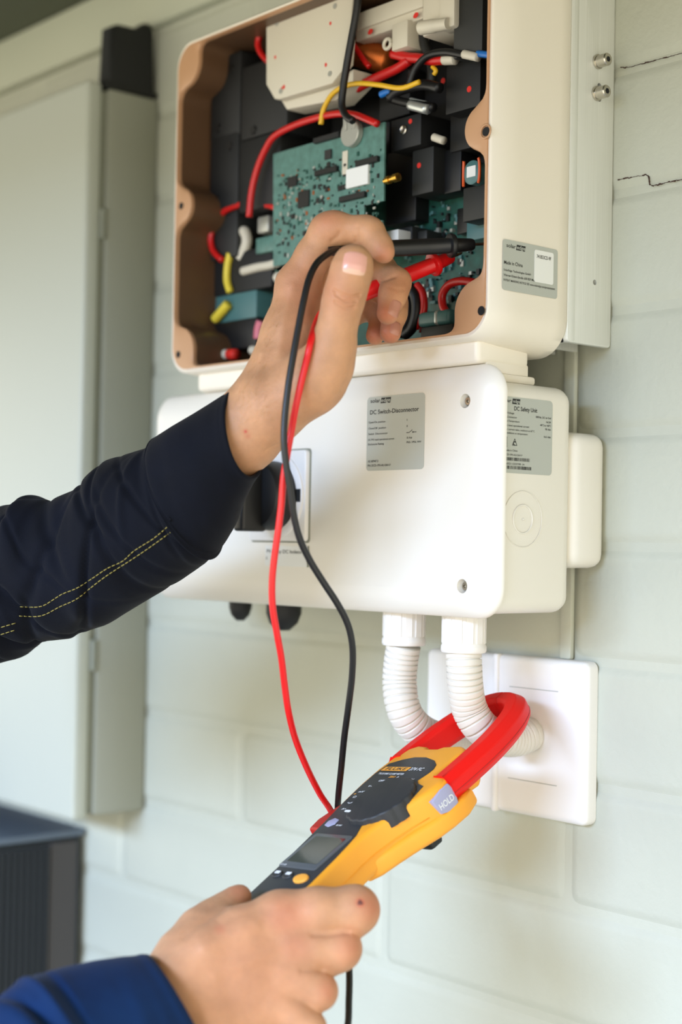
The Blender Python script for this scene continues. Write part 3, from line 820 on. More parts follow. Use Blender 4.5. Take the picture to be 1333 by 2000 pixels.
wire('pink_wire', [(512, 628), (507, 645), (506, 662)], -0.085, 0.0095, M['pink'])
wire('red_cap', [(448, 692), (462, 692)], -0.095, 0.0095, M['redmark'], n=12, label='red plastic cap')
wire('white_cap', [(434, 692), (446, 692)], -0.095, 0.0088, M['white_w'], n=12)
wire('white_cap', [(492, 684), (504, 686)], -0.092, 0.0080, M['white_w'], n=12)

# neck below the housing: two steps down to the switch box
V, Fc = rbox((-0.350, -0.1195, 1.5768), (-0.019, -0.066, 1.5945), 0.004, 3)
nk = obj('neck', V, Fc, M['white2'], inv, angle=40)
V, Fc = rbox((-0.349, -0.1095, 1.566), (-0.0195, -0.066, 1.58), 0.002, 2)
obj('neck_base', V, Fc, M['white2'], nk, angle=40)
V, Fc = rbox((-0.354, -0.1098, 1.5650), (-0.0165, -0.062, 1.5712), 0.002, 2)
obj('neck_foot', V, Fc, M['white2'], nk, angle=40)

# ================================================================== the switch box
LX0, LX1, LZ0, LZ1 = -0.4165, 0.0018, 1.4000, 1.5765
LF = -0.1215                                       # front face of the lid
box = thing('dc_switch_box', 'white switch box with a black rotary handle and two silver labels', 'electrical box', (-0.2, 0, 1.40))
V, Fc = prism(arc_rect(LX0 + 0.003, -0.0010, LZ0 + 0.0035, 1.5645, 0.012, 6), 0.036, 0.1112, XZ(0.0), 0.012, 0, 5)
obj('body', V, Fc, M['white'], box, angle=40)
def lid_geo():
    P = arc_rect(LX0, LX1, LZ0, LZ1, 0.0215, 8); fr_ = XZ(0.0); n = len(P); rings = []
    for d, h in ((0, 0.1110), (0, 0.1122), (0.0012, 0.1143), (0.0042, 0.1170), (0.0085, 0.1192), (0.0130, 0.1207), (0.019, 0.1215)):
        rings.append([(p[0], p[1], h) for p in inset(P, d)])
    V = [fr(fr_, p) for r in rings for p in r]
    Fc = [(k * n + i, k * n + (i + 1) % n, (k + 1) * n + (i + 1) % n, (k + 1) * n + i) for k in range(len(rings) - 1) for i in range(n)]
    Fc.append(tuple(range(n - 1, -1, -1))); m = (len(rings) - 1) * n
    Fc.append(tuple(m + i for i in range(n)))
    return V, Fc
V, Fc = lid_geo()
lid = obj('lid', V, Fc, M['white'], box, angle=40)
scr = [aty(909, 783, LF), aty(903, 1145, LF)]
holes(lid, [lathe([(-0.006, 0.0038), (0.0, 0.0050), (0.004, 0.0056)], c, (0, -1, 0), 28) for c in scr])
for c in scr:
    V, Fc = lathe([(-0.0058, 0.0036), (-0.0035, 0.0034), (-0.0025, 0.0026), (-0.0025, 0.0012), (-0.004, 0.001)], c, (0, -1, 0), 20)
    obj('screw', V, Fc, M['steel'], box, angle=35)
# rear wing of the box against the wall
V, Fc = rbox((-0.40, -0.040, 1.4355), (0.0, -0.0002, 1.5335), 0.010, 4)
obj('rear_housing', V, Fc, M['white'], box, angle=40)
# knockout rings on the side
ck = atx(1022, 1014, -0.0006)
for r, w in ((0.0098, 0.0006), (0.0195, 0.0003)):
    V, Fc = tube([ck + np.array([0, r * math.cos(t), r * math.sin(t)]) for t in np.linspace(0, 2 * math.pi, 41)], w, 6, cap=False)
    obj('knockout_ring', V, Fc, M['white'], box)
V, Fc = lathe([(0, 0.0008), (0.0009, 0.0005)], ck, (1, 0, 0), 10)
obj('knockout_pip', V, Fc, M['white'], box)
# rotary isolator
kc = np.array([-0.2300, 0, 1.4868])
V, Fc = prism(arc_rect(-0.0355, 0.0355, -0.0355, 0.0355, 0.003, 3), 0.0, 0.0045, (np.array([kc[0], LF, kc[2]]), np.array([1.0, 0, 0]), np.array([0, 0, 1.0]), np.array([0, -1.0, 0])), 0, 0.0012, 2)
sp = obj('switch_plate', V, Fc, M['ivory'], box, angle=40)
V, Fc = prism(arc_rect(-0.0367, 0.0367, -0.0367, 0.0367, 0.003, 3), 0.0, 0.0008, (np.array([kc[0], LF, kc[2]]), np.array([1.0, 0, 0]), np.array([0, 0, 1.0]), np.array([0, -1.0, 0])))  # sheet wider than the plate; its grey edge is painted shade
obj('plate_gap_shade', V, Fc, M['infill'], sp, smooth=False, label='grey edge painted as the shade around the switch plate')
V, Fc = lathe([(0, 0.0335), (0.0012, 0.0335), (0.002, 0.0325)], (kc[0], LF - 0.0045, kc[2]), (0, -1, 0), 40)
obj('dial_ring', V, Fc, M['ivory'], sp, angle=40)
V, Fc = rbox((kc[0] + 0.016, LF - 0.0068, kc[2] - 0.0052), (kc[0] + 0.0322, LF - 0.004, kc[2] + 0.0052), 0.0004, 1)
obj('pointer_slot', V, Fc, M['relay'], sp, smooth=False)
V, Fc = lathe([(0, 0.027), (0.005, 0.0275), (0.016, 0.0265), (0.0185, 0.0245), (0.0185, 0.01)], (kc[0], LF - 0.0062, kc[2]), (0, -1, 0), 40)
kn = obj('rotary_handle', V, Fc, M['black'], box, angle=40, label='black rotary switch handle')
V, Fc = rbox((kc[0] - 0.0065, LF - 0.043, kc[2] - 0.0285), (kc[0] + 0.0065, LF - 0.018, kc[2] + 0.0285), 0.003, 3)
obj('grip', V, Fc, M['black'], kn, angle=40)
# small paper label under the handle
a = aty(519, 1070, LF - 0.0001); b = aty(601, 1110, LF - 0.0001)
fp = (np.array([a[0], LF + 0.0002, 1.4475]), np.array([1.0, 0, 0]), np.array([0, 0, 1.0]), np.array([0, -1.0, 0]))
pw = b[0] - a[0]
pl = label_plate('paper_label', fp, pw, 0.0160, 0.0006, box, M['stick'], 'small white paper label with blurred grey print', 0.0005)
mb = MB(); f2 = (fp[0] + np.array([0, -0.0006, 0]), fp[1], fp[2], fp[3])
text_add(mb, 'PV Array DC Isolator', 0.002, pw - 0.006, -0.0058, 0.0028, f2)
text_add(mb, 'A', 0.001, 0.0030, -0.0112, 0.0028, f2)
mb.obj('print', M['ink2'], pl, smooth=False)
V, Fc = rbox((b[0] + 0.0, LF - 0.001, 1.4478 - 0.0165), (b[0] + 0.0014, LF + 0.0005, 1.4478), 0.0002, 1)
obj('label_edge', V, Fc, M['infill'], pl, smooth=False)
# faint raised maker's name low on the lid
# silver label on the lid
def lbl(o3, xd, w, h, texts, name, parent, lab_label, corner=0.003, extra=None):
    f = (o3, xd, np.array([0, 0, 1.0]), np.cross(xd, np.array([0, 0, 1.0])))
    p = label_plate(name, f, w, h, corner, parent, M['label'], lab_label)
    ff = (o3 + f[3] * 0.00032, f[1], f[2], f[3]); mb = MB(); mb2 = MB()
    for (s, x0, x1, y, cap, soft) in texts:
        text_add(mb2 if soft else mb, s, x0 * w, x1 * w, -y * h, cap * h, ff)
    if extra: extra(mb, ff, w, h)
    mb.obj('print', M['ink'], p, smooth=False, mats=[M['ink'], M['label']])
    if mb2.v: mb2.obj('small_print', M['ink2'], p, smooth=False)
    return p
o3 = aty(718.5, 776.5, LF - 0.0001); o3b = aty(831, 767, LF - 0.0001); o3c = aty(716, 920, LF - 0.0001)
w_, h_ = o3b[0] - o3[0], o3[2] - o3c[2]
def ex1(mb, ff, w, h):
    brand_mark(mb, 0.06 * w, 0.42 * w, -0.078 * h, 0.052 * h, ff)
    for (x0, y0, x1, y1) in ((0.70, 0.512, 0.745, 0.512), (0.745, 0.512, 0.80, 0.478), (0.81, 0.508, 0.87, 0.508)):
        a = np.array([x0 * w, -y0 * h, 0]); b = np.array([x1 * w, -y1 * h, 0]); d = (b - a) / np.linalg.norm(b - a); n_ = np.array([-d[1], d[0], 0]) * 0.00022
        mb.add([fr(ff, p) for p in (a - n_, b - n_, b + n_, a + n_)], [(0, 1, 2, 3)])
    mb.add([fr(ff, (0.81 * w + 0.0006 * math.cos(t), -0.508 * h + 0.0006 * math.sin(t), 0)) for t in np.linspace(0, 6.28, 11)[:-1]], [tuple(range(10))])
lbl(o3, np.array([1.0, 0, 0]), w_, h_, [
    ('DC Switch-Disconnector', 0.055, 0.905, 0.235, 0.058, 0),
    ('Open/On position', 0.03, 0.33, 0.355, 0.026, 1), ('I', 0.705, 0.712, 0.355, 0.026, 0),
    ('Close/Off  position', 0.03, 0.345, 0.437, 0.026, 1), ('0', 0.70, 0.72, 0.437, 0.026, 0),
    ('Switch  Disconnector', 0.03, 0.375, 0.513, 0.026, 1),
    ('DC PV2 rated operational current', 0.03, 0.49, 0.592, 0.026, 1), ('18 Adc', 0.705, 0.80, 0.592, 0.026, 1),
    ('Enclosure Rating', 0.03, 0.31, 0.652, 0.026, 0), ('IP65 / IP56, NW', 0.705, 0.955, 0.652, 0.026, 1),
    ('AS 60947.3', 0.03, 0.215, 0.885, 0.030, 0), ('PN: DCD-1PH-AU-SAV-F', 0.03, 0.435, 0.943, 0.030, 0)],
    'switch_label', box, 'silver label reading DC Switch-Disconnector', extra=ex1)
# silver label on the box side, partly tucked behind the lid
s0 = atx(1080, 785, -0.0009); s1 = atx(1075, 930, -0.0009)
sy1 = s0[1]; sy0 = -0.1110 + 0.0003
w2, h2 = (sy1 + 0.1290), s0[2] - s1[2]
w2v = sy1 - sy0
so = np.array([-0.0009, sy0, s0[2] + 0.0004])
def ex2(mb, ff, w, h):
    xm = 0.0
    text_add(mb, 'lar', 0.010 * w, 0.13 * w, -0.075 * h, 0.045 * h, ff, 0)
    quad_add(mb, 0.145 * w, 0.30 * w, -0.093 * h, -0.022 * h, ff, 0, sh=0.0006)
    f2 = (ff[0] + ff[3] * 0.00012, ff[1], ff[2], ff[3])
    text_add(mb, 'edge', 0.165 * w, 0.30 * w, -0.075 * h, 0.042 * h, f2, 1)
    rng = random.Random(5)
    for (y0, y1, x1) in ((0.795, 0.838, 0.535), (0.905, 0.948, 0.565)):
        x = 0.0
        while x < x1:
            b = rng.choice([0.008, 0.012, 0.02]); quad_add(mb, x * w, min(x + b, x1) * w, -y1 * h, -y0 * h, ff, 0); x += b + rng.choice([0.008, 0.014])
    # triangle mark
    c = np.array([0.21 * w, -0.605 * h]); R1, R2 = 0.064 * h, 0.046 * h
    for k in range(3):
        a0, a1 = math.pi / 2 + k * 2 * math.pi / 3, math.pi / 2 + (k + 1) * 2 * math.pi / 3
        pts = [(c[0] + r * math.cos(a) * 0.9, c[1] + r * math.sin(a)) for r, a in ((R1, a0), (R1, a1), (R2, a1), (R2, a0))]
        mb.add([fr(ff, (p[0], p[1], 0)) for p in pts], [(0, 1, 2, 3)])
    mb.add([fr(ff, (c[0] + r * 0.030 * h * math.cos(a), c[1] - 0.004 * h + r * 0.030 * h * math.sin(a), 0)) for r in (1, 0.55) for a in np.linspace(0.6, 5.2, 12)],
           [(i, i + 1, 13 + i, 12 + i) for i in range(11)])
    for (x0, x1, y0, y1) in ((0.0, 0.055, 0.530, 0.537), (0.0, 0.055, 0.655, 0.662), (0.050, 0.055, 0.53, 0.662)):
        quad_add(mb, x0 * w, x1 * w, -y1 * h, -y0 * h, ff, 0)
lbl(so, np.array([0, 1.0, 0]), w2v, h2, [
    ('DC Safety Unit', 0.19, 0.67, 0.175, 0.055, 0),
    ('c Voltage', 0.01, 0.19, 0.225, 0.024, 1), ('500Vdc, DC to Gnd', 0.64, 0.965, 0.245, 0.026, 0),
    ('il Connector', 0.01, 0.25, 0.278, 0.024, 1), ('16.5A', 0.865, 0.965, 0.300, 0.026, 0),
    ('ent Temperature', 0.01, 0.30, 0.330, 0.024, 1), ('-40°C to +60°C', 0.73, 0.965, 0.348, 0.026, 0),
    ('V2 rated operational current', 0.01, 0.505, 0.388, 0.024, 1), ('18 Adc', 0.845, 0.965, 0.398, 0.026, 0),
    ('fier current value, outdoors at 60°C', 0.01, 0.62, 0.440, 0.024, 1),
    ('Conditions at temperature', 0.01, 0.475, 0.487, 0.024, 1), ('16.5 Adc', 0.82, 0.965, 0.500, 0.026, 0),
    ('Made in China', 0.01, 0.27, 0.715, 0.024, 1), ('DCD-1PH-AU-SAV-F', 0.01, 0.37, 0.772, 0.024, 1), ('SN0521-123337789 -34', 0.01, 0.415, 0.890, 0.024, 1)],
    'safety_label', box, 'silver label reading DC Safety Unit', extra=ex2)
# dark cable glands under the far end of the box
for px, rr, ln in ((470, 0.0100, 0.016), (555, 0.0150, 0.020)):
    c = aty(px, 1188, -0.075); c[2] = LZ0 + 0.0030
    V, Fc = lathe([(0, rr * 0.95), (0.004, rr), (ln * 0.6, rr), (ln, rr * 0.8), (ln * 1.3, rr * 0.35)], c, (0, 0, -1), 12)
    obj('cable_gland', V, Fc, M['black2'], box, angle=30, label='black cable gland under the box')

# ================================================================== wall plate and conduits
pla = thing('wall_plate', 'square white wall plate low on the wall taking the bent conduits', 'wall plate', (-0.09, 0, 1.2465))
PX0, PX1, PZ0, PZ1 = -0.1745, -0.0068, 1.2475, 1.3670
V, Fc = prism(arc_rect(PX0, PX1, PZ0, PZ1, 0.006, 5), 0.0002, 0.0125, XZ(0.0), 0, 0.0045, 4)
obj('cover', V, Fc, M['ivory'], pla, angle=40)
V, Fc = rbox((-0.0985, -0.0152, PZ0 - 0.0008), (-0.0935, -0.008, PZ1 + 0.0008), 0.0018, 3)
obj('rib', V, Fc, M['ivory'], pla, angle=40)
for z in (1.2740, 1.3435):
    V, Fc = rbox((-0.083, -0.01285, z - 0.0003), (-0.034, -0.0120, z + 0.0003), 0.0002, 1)
    obj('groove', V, Fc, M['label'], pla, smooth=False, label='fine grey groove')
def conduit(name, label, pxs, dia, top_z, group=None):
    P = [aty(px, py, y) for px, py, y in pxs]
    c0 = P[0]
    root = thing(name, label, 'conduit', tuple(c0))
    rs, s = resample(catmull(P, 14), 0.00036)
    ph = (s / 0.0043) % 1.0
    rad = dia / 2 * (1 - 0.13 * np.where(ph < 0.24, np.sin(ph / 0.24 * math.pi), 0.0))
    V, Fc = tube(rs, rad, 28)
    obj('hose', V, Fc, M['conduit'], root)
    ra = dia / 2 * 1.2
    zt = top_z - c0[2]
    V, Fc = lathe([(0, ra * 0.80), (0.0, ra * 1.0), (0.0012, ra * 1.05), (0.0045, ra * 1.05), (0.006, ra * 1.0), (zt, ra * 1.0)], c0, (0, 0, 1), 32)
    ad = obj('adaptor', V, Fc, M['ivory'], root, angle=35)
    for k in range(12):
        an = 2 * math.pi * k / 12
        V, Fc = rbox((-0.0028, -0.0004, 0.0068), (0.0028, 0.0003, zt), 0.0002, 1,
                     (c0 + ra * np.array([math.cos(an), math.sin(an), 0]), np.array([-math.sin(an), math.cos(an), 0]), np.array([math.cos(an), math.sin(an), 0]), np.array([0, 0, 1.0])))
        obj('grip_rib', V, Fc, M['ivory'], ad, smooth=False)
    return root
conduit('corrugated_conduit', 'white corrugated conduit gripped by the red clamp jaws', [(906, 1274, -.0862), (907, 1300, -.0862), (910, 1345, -.083), (918, 1385, -.077), (938, 1418, -.0705), (968, 1439, -.0555), (1004, 1444, -.033), (1028, 1437, -.019), (1040, 1433, -.010)], 0.0262, LZ0 + 0.0031)
conduit('corrugated_conduit', 'white corrugated conduit behind, passing left of the red jaws', [(789, 1260, -.0862), (784, 1290, -.0862), (781, 1330, -.0862), (785, 1370, -.087), (797, 1402, -.083), (822, 1428, -.071), (858, 1444, -.046), (885, 1446, -.026), (902, 1445, -.010)], 0.0262, LZ0 + 0.0031)

# ================================================================== clamp meter
def meter_frame(cw, opx, t):
    a2 = np.array([.765, .643]); a2 /= np.linalg.norm(a2); w2 = np.array([1, -.05]); w2 /= np.linalg.norm(w2)
    tw = math.sqrt(1 - cw * cw) / cw; ta = (a2 @ w2) / tw; ca = 1 / math.sqrt(1 + ta * ta); sa = ta * ca
    a = np.array([a2[0] * ca, a2[1] * ca, -sa]); w = np.array([w2[0] * cw, w2[1] * cw, math.sqrt(1 - cw * cw)]); n = np.cross(w, a)
    z = -ray(*opx); z /= np.linalg.norm(z); x = RT - (RT @ z) * z; x /= np.linalg.norm(x); y = np.cross(z, x)
    Mx = np.array([x, y, z]); return a @ Mx, w @ Mx, n @ Mx, att(*opx, t)
MT = 1.058
mA, mW, mN, mO = meter_frame(.6, (735, 1565), MT)
KM = MT / .99 / 1000.0                              # millimetres measured at 0.99 m
def mfr(h=0.0): return (mO + mN * h * KM, mW * KM, mA * KM, mN * KM)
mt = thing('clamp_meter', 'yellow and charcoal clamp meter with red jaws around a white conduit', 'meter', tuple(mO))
body_o = [(-15, -138), (17, -138), (23, -134), (27, -120), (29.5, -100), (30.5, -84), (28, -62), (26, -46), (25.5, -34), (28, -20), (32, -6), (38, 6), (41, 14), (42, 22), (40, 29.5), (30, 30.5), (28, 34), (29, 52), (30.5, 58), (27, 63), (20, 66), (4, 65), (0, 62.5), (-12, 62.5), (-15, 65), (-24, 66), (-31, 62), (-37, 50), (-39, 36), (-38.5, 18), (-36, 0), (-31, -24), (-27, -46), (-23.5, -70), (-20, -100), (-19, -125)]
V, Fc = prism(body_o, -27, 0.0, mfr(), 5, 3.5, 4)
obj('body', V, Fc, M['yellow'], mt, angle=40)
low_o = [(20, -44), (26, -36), (30, -22), (35, -8), (41, 6), (43.5, 18), (44, 32), (39, 44), (-36, 44), (-40, 30), (-38, 10), (-30, -14)]
V, Fc = prism(low_o, -30.5, -17.5, mfr(), 4, 3.5, 4)
obj('lower_shell', V, Fc, M['yellow'], mt, angle=40)
# dark face
face_o = [(-17, -132), (15, -132), (21, -128), (25, -112), (27.3, -98), (28.2, -84), (25, -60), (22.5, -46), (20, -36), (13, -24), (15, -20), (19, -22), (29, -10), (33, 4), (30, 18), (22, 20.5), (18, 24), (20.5, 32), (21, 37), (18.5, 42), (12, 46.5), (0, 50), (-12, 50), (-22, 47), (-32, 42), (-34.5, 30), (-34, 14), (-31.5, -4), (-27, -26), (-23.5, -48), (-20.5, -70), (-17.5, -100)]
V, Fc = prism(face_o, -2.0, 0.55, mfr(), 0, 0.3, 2)
face = obj('face_panel', V, Fc, M['mdark'], mt, angle=40)
# dial
def mpt(v, s, h): return fr(mfr(), (v, s, h))
dial = []
for i in range(96):
    a = 2 * math.pi * i / 96
    r = 24.6 - (0.7 if (i % 6) in (0, 1) else 0)
    dial.append((9.2 + r * math.cos(a), -2.0 + r * math.sin(a)))
V, Fc = prism(dial, -7.5, 4.2, mfr(), 0, 1.4, 3)
dl = obj('dial', V, Fc, M['mdial'], mt, angle=35)
V, Fc = prism([(8 + 22 * math.cos(a), -2.5 + 25.8 * math.sin(a)) for a in np.linspace(0, 2 * math.pi, 49)[:-1]], -9, -2.5, mfr(), 0, 1, 2)
obj('dial_well', V, Fc, M['mdark'], mt, angle=40)
V, Fc = prism(arc_rect(-10.5, -4.5, -18.5, -16.6, 0.9, 3), 4.2, 4.5, mfr())
obj('pointer_mark', V, Fc, M['wht'], dl, smooth=False)
# display
V, Fc = prism(arc_rect(-20.5, 20, -73, -38, 2.0, 3), 0.4, 1.3, mfr(), 0, 0.4, 2)
ds = obj('display', V, Fc, M['bezel'], mt, angle=40)
V, Fc = prism(arc_rect(-16.5, 16.5, -68, -41.5, 1.2, 3), 1.0, 1.45, mfr())
obj('screen', V, Fc, M['screen'], ds, smooth=False)
# buttons
def ell(v, s, a, b, n=24): return [(v + a * math.cos(t), s + b * math.sin(t)) for t in np.linspace(0, 2 * math.pi, n + 1)[:-1]]
V, Fc = prism(ell(16.5, -82, 6.8, 4.2), 0.3, 2.0, mfr(), 0, 0.9, 3)
obj('button', V, Fc, M['org'], mt, angle=50, label='orange button')
for v, s in ((0.5, -80.5), (-11.5, -80.5)):
    V, Fc = prism(ell(v, s, 4.8, 3.4), 0.3, 1.8, mfr(), 0, 0.8, 3)
    b = obj('button', V, Fc, M['mdial'], mt, angle=50)
    V, Fc = prism(arc_rect(v - 2.6, v + 2.6, s - 0.3, s + 2.2, 0.4, 2), 1.8, 1.95, mfr())
    obj('print', V, Fc, M['wht'], b, smooth=False)
V, Fc = prism([(-23.5, -24.5), (-20, -21), (-14, -22.5), (-13, -27), (-17, -30.5), (-22.5, -29)], 0.4, 0.9, mfr(), 0, 0.2, 2)
badge = obj('badge', V, Fc, M['grey_btn'], face, angle=40, label='pale lilac wireless badge')
# hold button on the right flank: frame with the flank as its plane
ff_ = (mO + mW * 41.4 * KM, mA * KM, mN * KM, mW * KM)
V, Fc = prism([(10, -6), (20, -3.5), (27.5, -4), (30, -10), (28, -18.5), (22, -20.5), (13, -17)], -2.5, 1.2, ff_, 0, 0.8, 3)
hbtn = obj('hold_button', V, Fc, M['grey_btn'], mt, angle=40, label='lilac grey HOLD button')
mb = MB()
text_add(mb, 'HOLD', 13.5, 26.5, -14.6, 4.2, (ff_[0] + ff_[3] * 1.32, ff_[1], ff_[2], ff_[3]))
mb.obj('print', M['wht'], hbtn, smooth=False)
# lettering on the face
mb = MB(); f1 = mfr(0.75)
quad_add(mb, -31.5, -4.0, 33.2, 37.8, f1, 1, sh=1.2)
f2 = mfr(0.9)
text_add(mb, 'FLUKE', -27.5, -6.0, 34.0, 3.0, f2, 2, shear=0.25)
text_add(mb, '374 FC', -2.0, 11.5, 34.0, 3.2, f2, 0, shear=0.25)
text_add(mb, 'TRUE-RMS CLAMP METER', -29.5, -2.0, 28.6, 2.0, f2, 0)
text_add(mb, 'ZERO', -14.0, -7.5, 25.2, 2.0, f2, 1)
text_add(mb, 'A', -5.5, -3.5, 25.2, 2.0, f2, 0)
text_add(mb, '~A', -7.5, -3.0, 21.6, 2.0, f2, 0)
text_add(mb, 'INRUSH', 2.5, 14.5, 23.0, 2.0, f2, 0)
text_add(mb, 'OFF', -20, -14.5, 20.5, 2.0, f2, 0)
text_add(mb, 'V~', -24.5, -20.5, 14, 2.0, f2, 0); text_add(mb, 'mV', -27.5, -22, 7.5, 2.0, f2, 0); text_add(mb, '+', -30, -27.5, 4.5, 2.2, f2, 1)
text_add(mb, 'Ω', -27, -24, 1.5, 2.0, f2, 0); text_add(mb, '+µF', -26, -20.5, -5, 1.8, f2, 0); text_add(mb, 'A+', -24, -19.5, -12, 2.0, f2, 0); text_add(mb, 'MIN MAX', -10, -4, -29, 1.6, f2, 0); text_add(mb, 'CAT IV 600V', -19, -12, -72.2, 1.4, mfr(1.5), 0)
mb.obj('lettering', None, face, smooth=False, mats=[M['wht'], M['org'], M['mdark']])
# jaws: eight-sided bars that meet at the tip
def jaw(sign, s_base):
    path = [(sign * 34.5, s_base), (sign * 35.0, (s_base + 54) / 2)]
    for t in np.linspace(0.0, math.pi / 2, 16):
        path.append((sign * 35.0 * max(math.cos(t), 1e-6) ** 0.78, 54 + 74 * math.sin(t)))
    path[-1] = (sign * 0.25, 128.0)
    prof = [(-6.6, -5.5), (-6.6, 6.0), (-4.4, 9.0), (3.4, 9.0), (8.4, 3.6), (8.4, -4.4), (4.2, -9.0), (-4.4, -9.0)]
    V = []; n = len(prof); P = np.array(path); T = np.gradient(P, axis=0)
    for i in range(len(P)):
        t = T[i] / np.linalg.norm(T[i])
        if i == len(P) - 1: t = np.array([-sign, 0.0])
        nv = np.array([t[1], -t[0]]) * (1 if sign > 0 else -1)       # outward
        for (u, h) in prof: V.append(mpt(P[i][0] + nv[0] * u, P[i][1] + nv[1] * u, h - 8.8))
    Fc = [(i * n + j, i * n + (j + 1) % n, (i + 1) * n + (j + 1) % n, (i + 1) * n + j) for i in range(len(P) - 1) for j in range(n)]
    Fc.append(tuple(range(n))); Fc.append(tuple((len(P) - 1) * n + j for j in range(n)))
    if sign < 0: Fc = [f[::-1] for f in Fc]
    j_ = obj('jaw', V, Fc, M['mred'], mt, angle=25)
    md = j_.modifiers.new('soft', 'BEVEL'); md.width = 0.0007; md.segments = 2; md.limit_method = 'ANGLE'; md.angle_limit = math.radians(25)
    seam = []
    for i in range(len(P) - 2):
        t = T[i] / np.linalg.norm(T[i]); nv = np.array([t[1], -t[0]]) * (1 if sign > 0 else -1)
        seam.append(mpt(P[i][0] + nv[0] * 8.35, P[i][1] + nv[1] * 8.35, -11.5))
    V, Fc = tube(catmull(seam, 4), 0.00032, 6)
    obj('seam', V, Fc, M['mred2'], j_)
jaw(1, 28.5); jaw(-1, 50)
V, Fc = prism([(-34, 34), (-40, 36), (-46, 24), (-54, 2), (-58, -12), (-56, -22), (-42, -22), (-30, -12)], -19, -8, mfr(), 2, 2, 3)
obj('jaw_lever', V, Fc, M['mred2'], mt, angle=40, label='dark red jaw lever')
V, Fc = prism(arc_rect(8, 30, 2, 14, 3, 3), -38, -29, mfr(), 2, 1, 2)
obj('probe_holder', V, Fc, M['black'], mt, angle=40)
for s in (1,):
    V, Fc = tube([mpt(v, sv, -15) for v, sv in ((28.0, -130), (30.2, -100), (30.9, -84), (28.4, -62), (26.4, -46), (26.0, -34), (28.4, -20), (32.3, -6), (38.2, 6))], 0.00028, 6)
    obj('body_seam', V, Fc, M['yellow'], mt)

# ================================================================== the person
# hands grown as one smooth surface from tapered limbs (a signed distance field meshed on a fine grid)
class Field:
    def __init__(s, groups, vox, margin=0.014):
        pts = [(p, r) for g in groups for (p, q, r, r2) in g[0] for (p, r) in ((p, r), (q, r2))]
        lo = np.min([p - r for p, r in pts], 0) - 0.006; hi = np.max([p + r for p, r in pts], 0) + 0.006
        s.lo, s.vox = lo, vox; s.n = np.ceil((hi - lo) / vox).astype(int) + 1
        s.ax = [(lo[i] + vox * np.arange(s.n[i])).astype(np.float32) for i in range(3)]
        s.margin = margin
    def prim(s, Fd, p, q, r, r2, k):
        m = s.margin; lo = np.minimum(p - r, q - r2) - m; hi = np.maximum(p + r, q + r2) + m
        i0 = np.clip(np.floor((lo - s.lo) / s.vox).astype(int), 0, s.n - 1); i1 = np.clip(np.ceil((hi - s.lo) / s.vox).astype(int) + 1, 1, s.n)
        sl = tuple(slice(i0[i], i1[i]) for i in range(3))
        X = s.ax[0][sl[0]][:, None, None] - np.float32(p[0]); Y = s.ax[1][sl[1]][None, :, None] - np.float32(p[1]); Z = s.ax[2][sl[2]][None, None, :] - np.float32(p[2])
        d = (q - p).astype(np.float32); dd = max(float(d @ d), 1e-10)
        h = np.clip((X * d[0] + Y * d[1] + Z * d[2]) / dd, 0, 1)
        dist = np.sqrt((X - h * d[0]) ** 2 + (Y - h * d[1]) ** 2 + (Z - h * d[2]) ** 2) - (r + (r2 - r) * h)
        s.smin(Fd, sl, dist, k)
    @staticmethod
    def smin(Fd, sl, b, k):
        a = Fd[sl]
        if k > 0:
            h = np.maximum(k - np.abs(a - b), 0) / k
            Fd[sl] = np.minimum(a, b) - h * h * k * 0.25
        else: Fd[sl] = np.minimum(a, b)
def surface_nets(Fd, lo, vox):
    neg = Fd < 0; nx, ny, nz = Fd.shape
    cnt = np.zeros((nx - 1, ny - 1, nz - 1), np.int8)
    for dx in (0, 1):
        for dy in (0, 1):
            for dz in (0, 1): cnt += neg[dx:nx - 1 + dx, dy:ny - 1 + dy, dz:nz - 1 + dz]
    act = (cnt > 0) & (cnt < 8); idx = -np.ones(act.shape, np.int64); cells = np.argwhere(act); idx[act] = np.arange(len(cells))
    acc = np.zeros((len(cells), 3)); c = np.zeros(len(cells)); I, J, K = cells.T
    cor = [(dx, dy, dz) for dx in (0, 1) for dy in (0, 1) for dz in (0, 1)]
    for a in cor:
        for ax in range(3):
            if a[ax]: continue
            b = list(a); b[ax] = 1
            va = Fd[I + a[0], J + a[1], K + a[2]].astype(float); vb = Fd[I + b[0], J + b[1], K + b[2]].astype(float)
            m = (va < 0) != (vb < 0); t = np.where(m, va / np.where(m, va - vb, 1), 0)
            p = np.stack([a[0] + (ax == 0) * t, a[1] + (ax == 1) * t, a[2] + (ax == 2) * t], 1)
            acc += p * m[:, None]; c += m
    V = (cells + acc / c[:, None]) * vox + lo
    Q = []
    for ax in range(3):
        sh = [slice(None)] * 3; sh2 = [slice(None)] * 3; sh[ax] = slice(0, -1); sh2[ax] = slice(1, None)
        ch = neg[tuple(sh)] != neg[tuple(sh2)]; fl = neg[tuple(sh)]
        e = np.argwhere(ch); o1, o2 = [(1, 2), (2, 0), (0, 1)][ax]
        ok = (e[:, o1] > 0) & (e[:, o2] > 0); ok &= (e[:, o1] < act.shape[o1]) & (e[:, o2] < act.shape[o2]); e = e[ok]
        def g(da, db):
            q = e.copy(); q[:, o1] += da; q[:, o2] += db; return idx[q[:, 0], q[:, 1], q[:, 2]]
        quad = np.stack([g(-1, -1), g(0, -1), g(0, 0), g(-1, 0)], 1)
        f = fl[e[:, 0], e[:, 1], e[:, 2]]
        quad[~f] = quad[~f][:, ::-1]; Q.append(quad)
    Q = np.concatenate(Q); Q = Q[(Q >= 0).all(1)]
    return V, Q
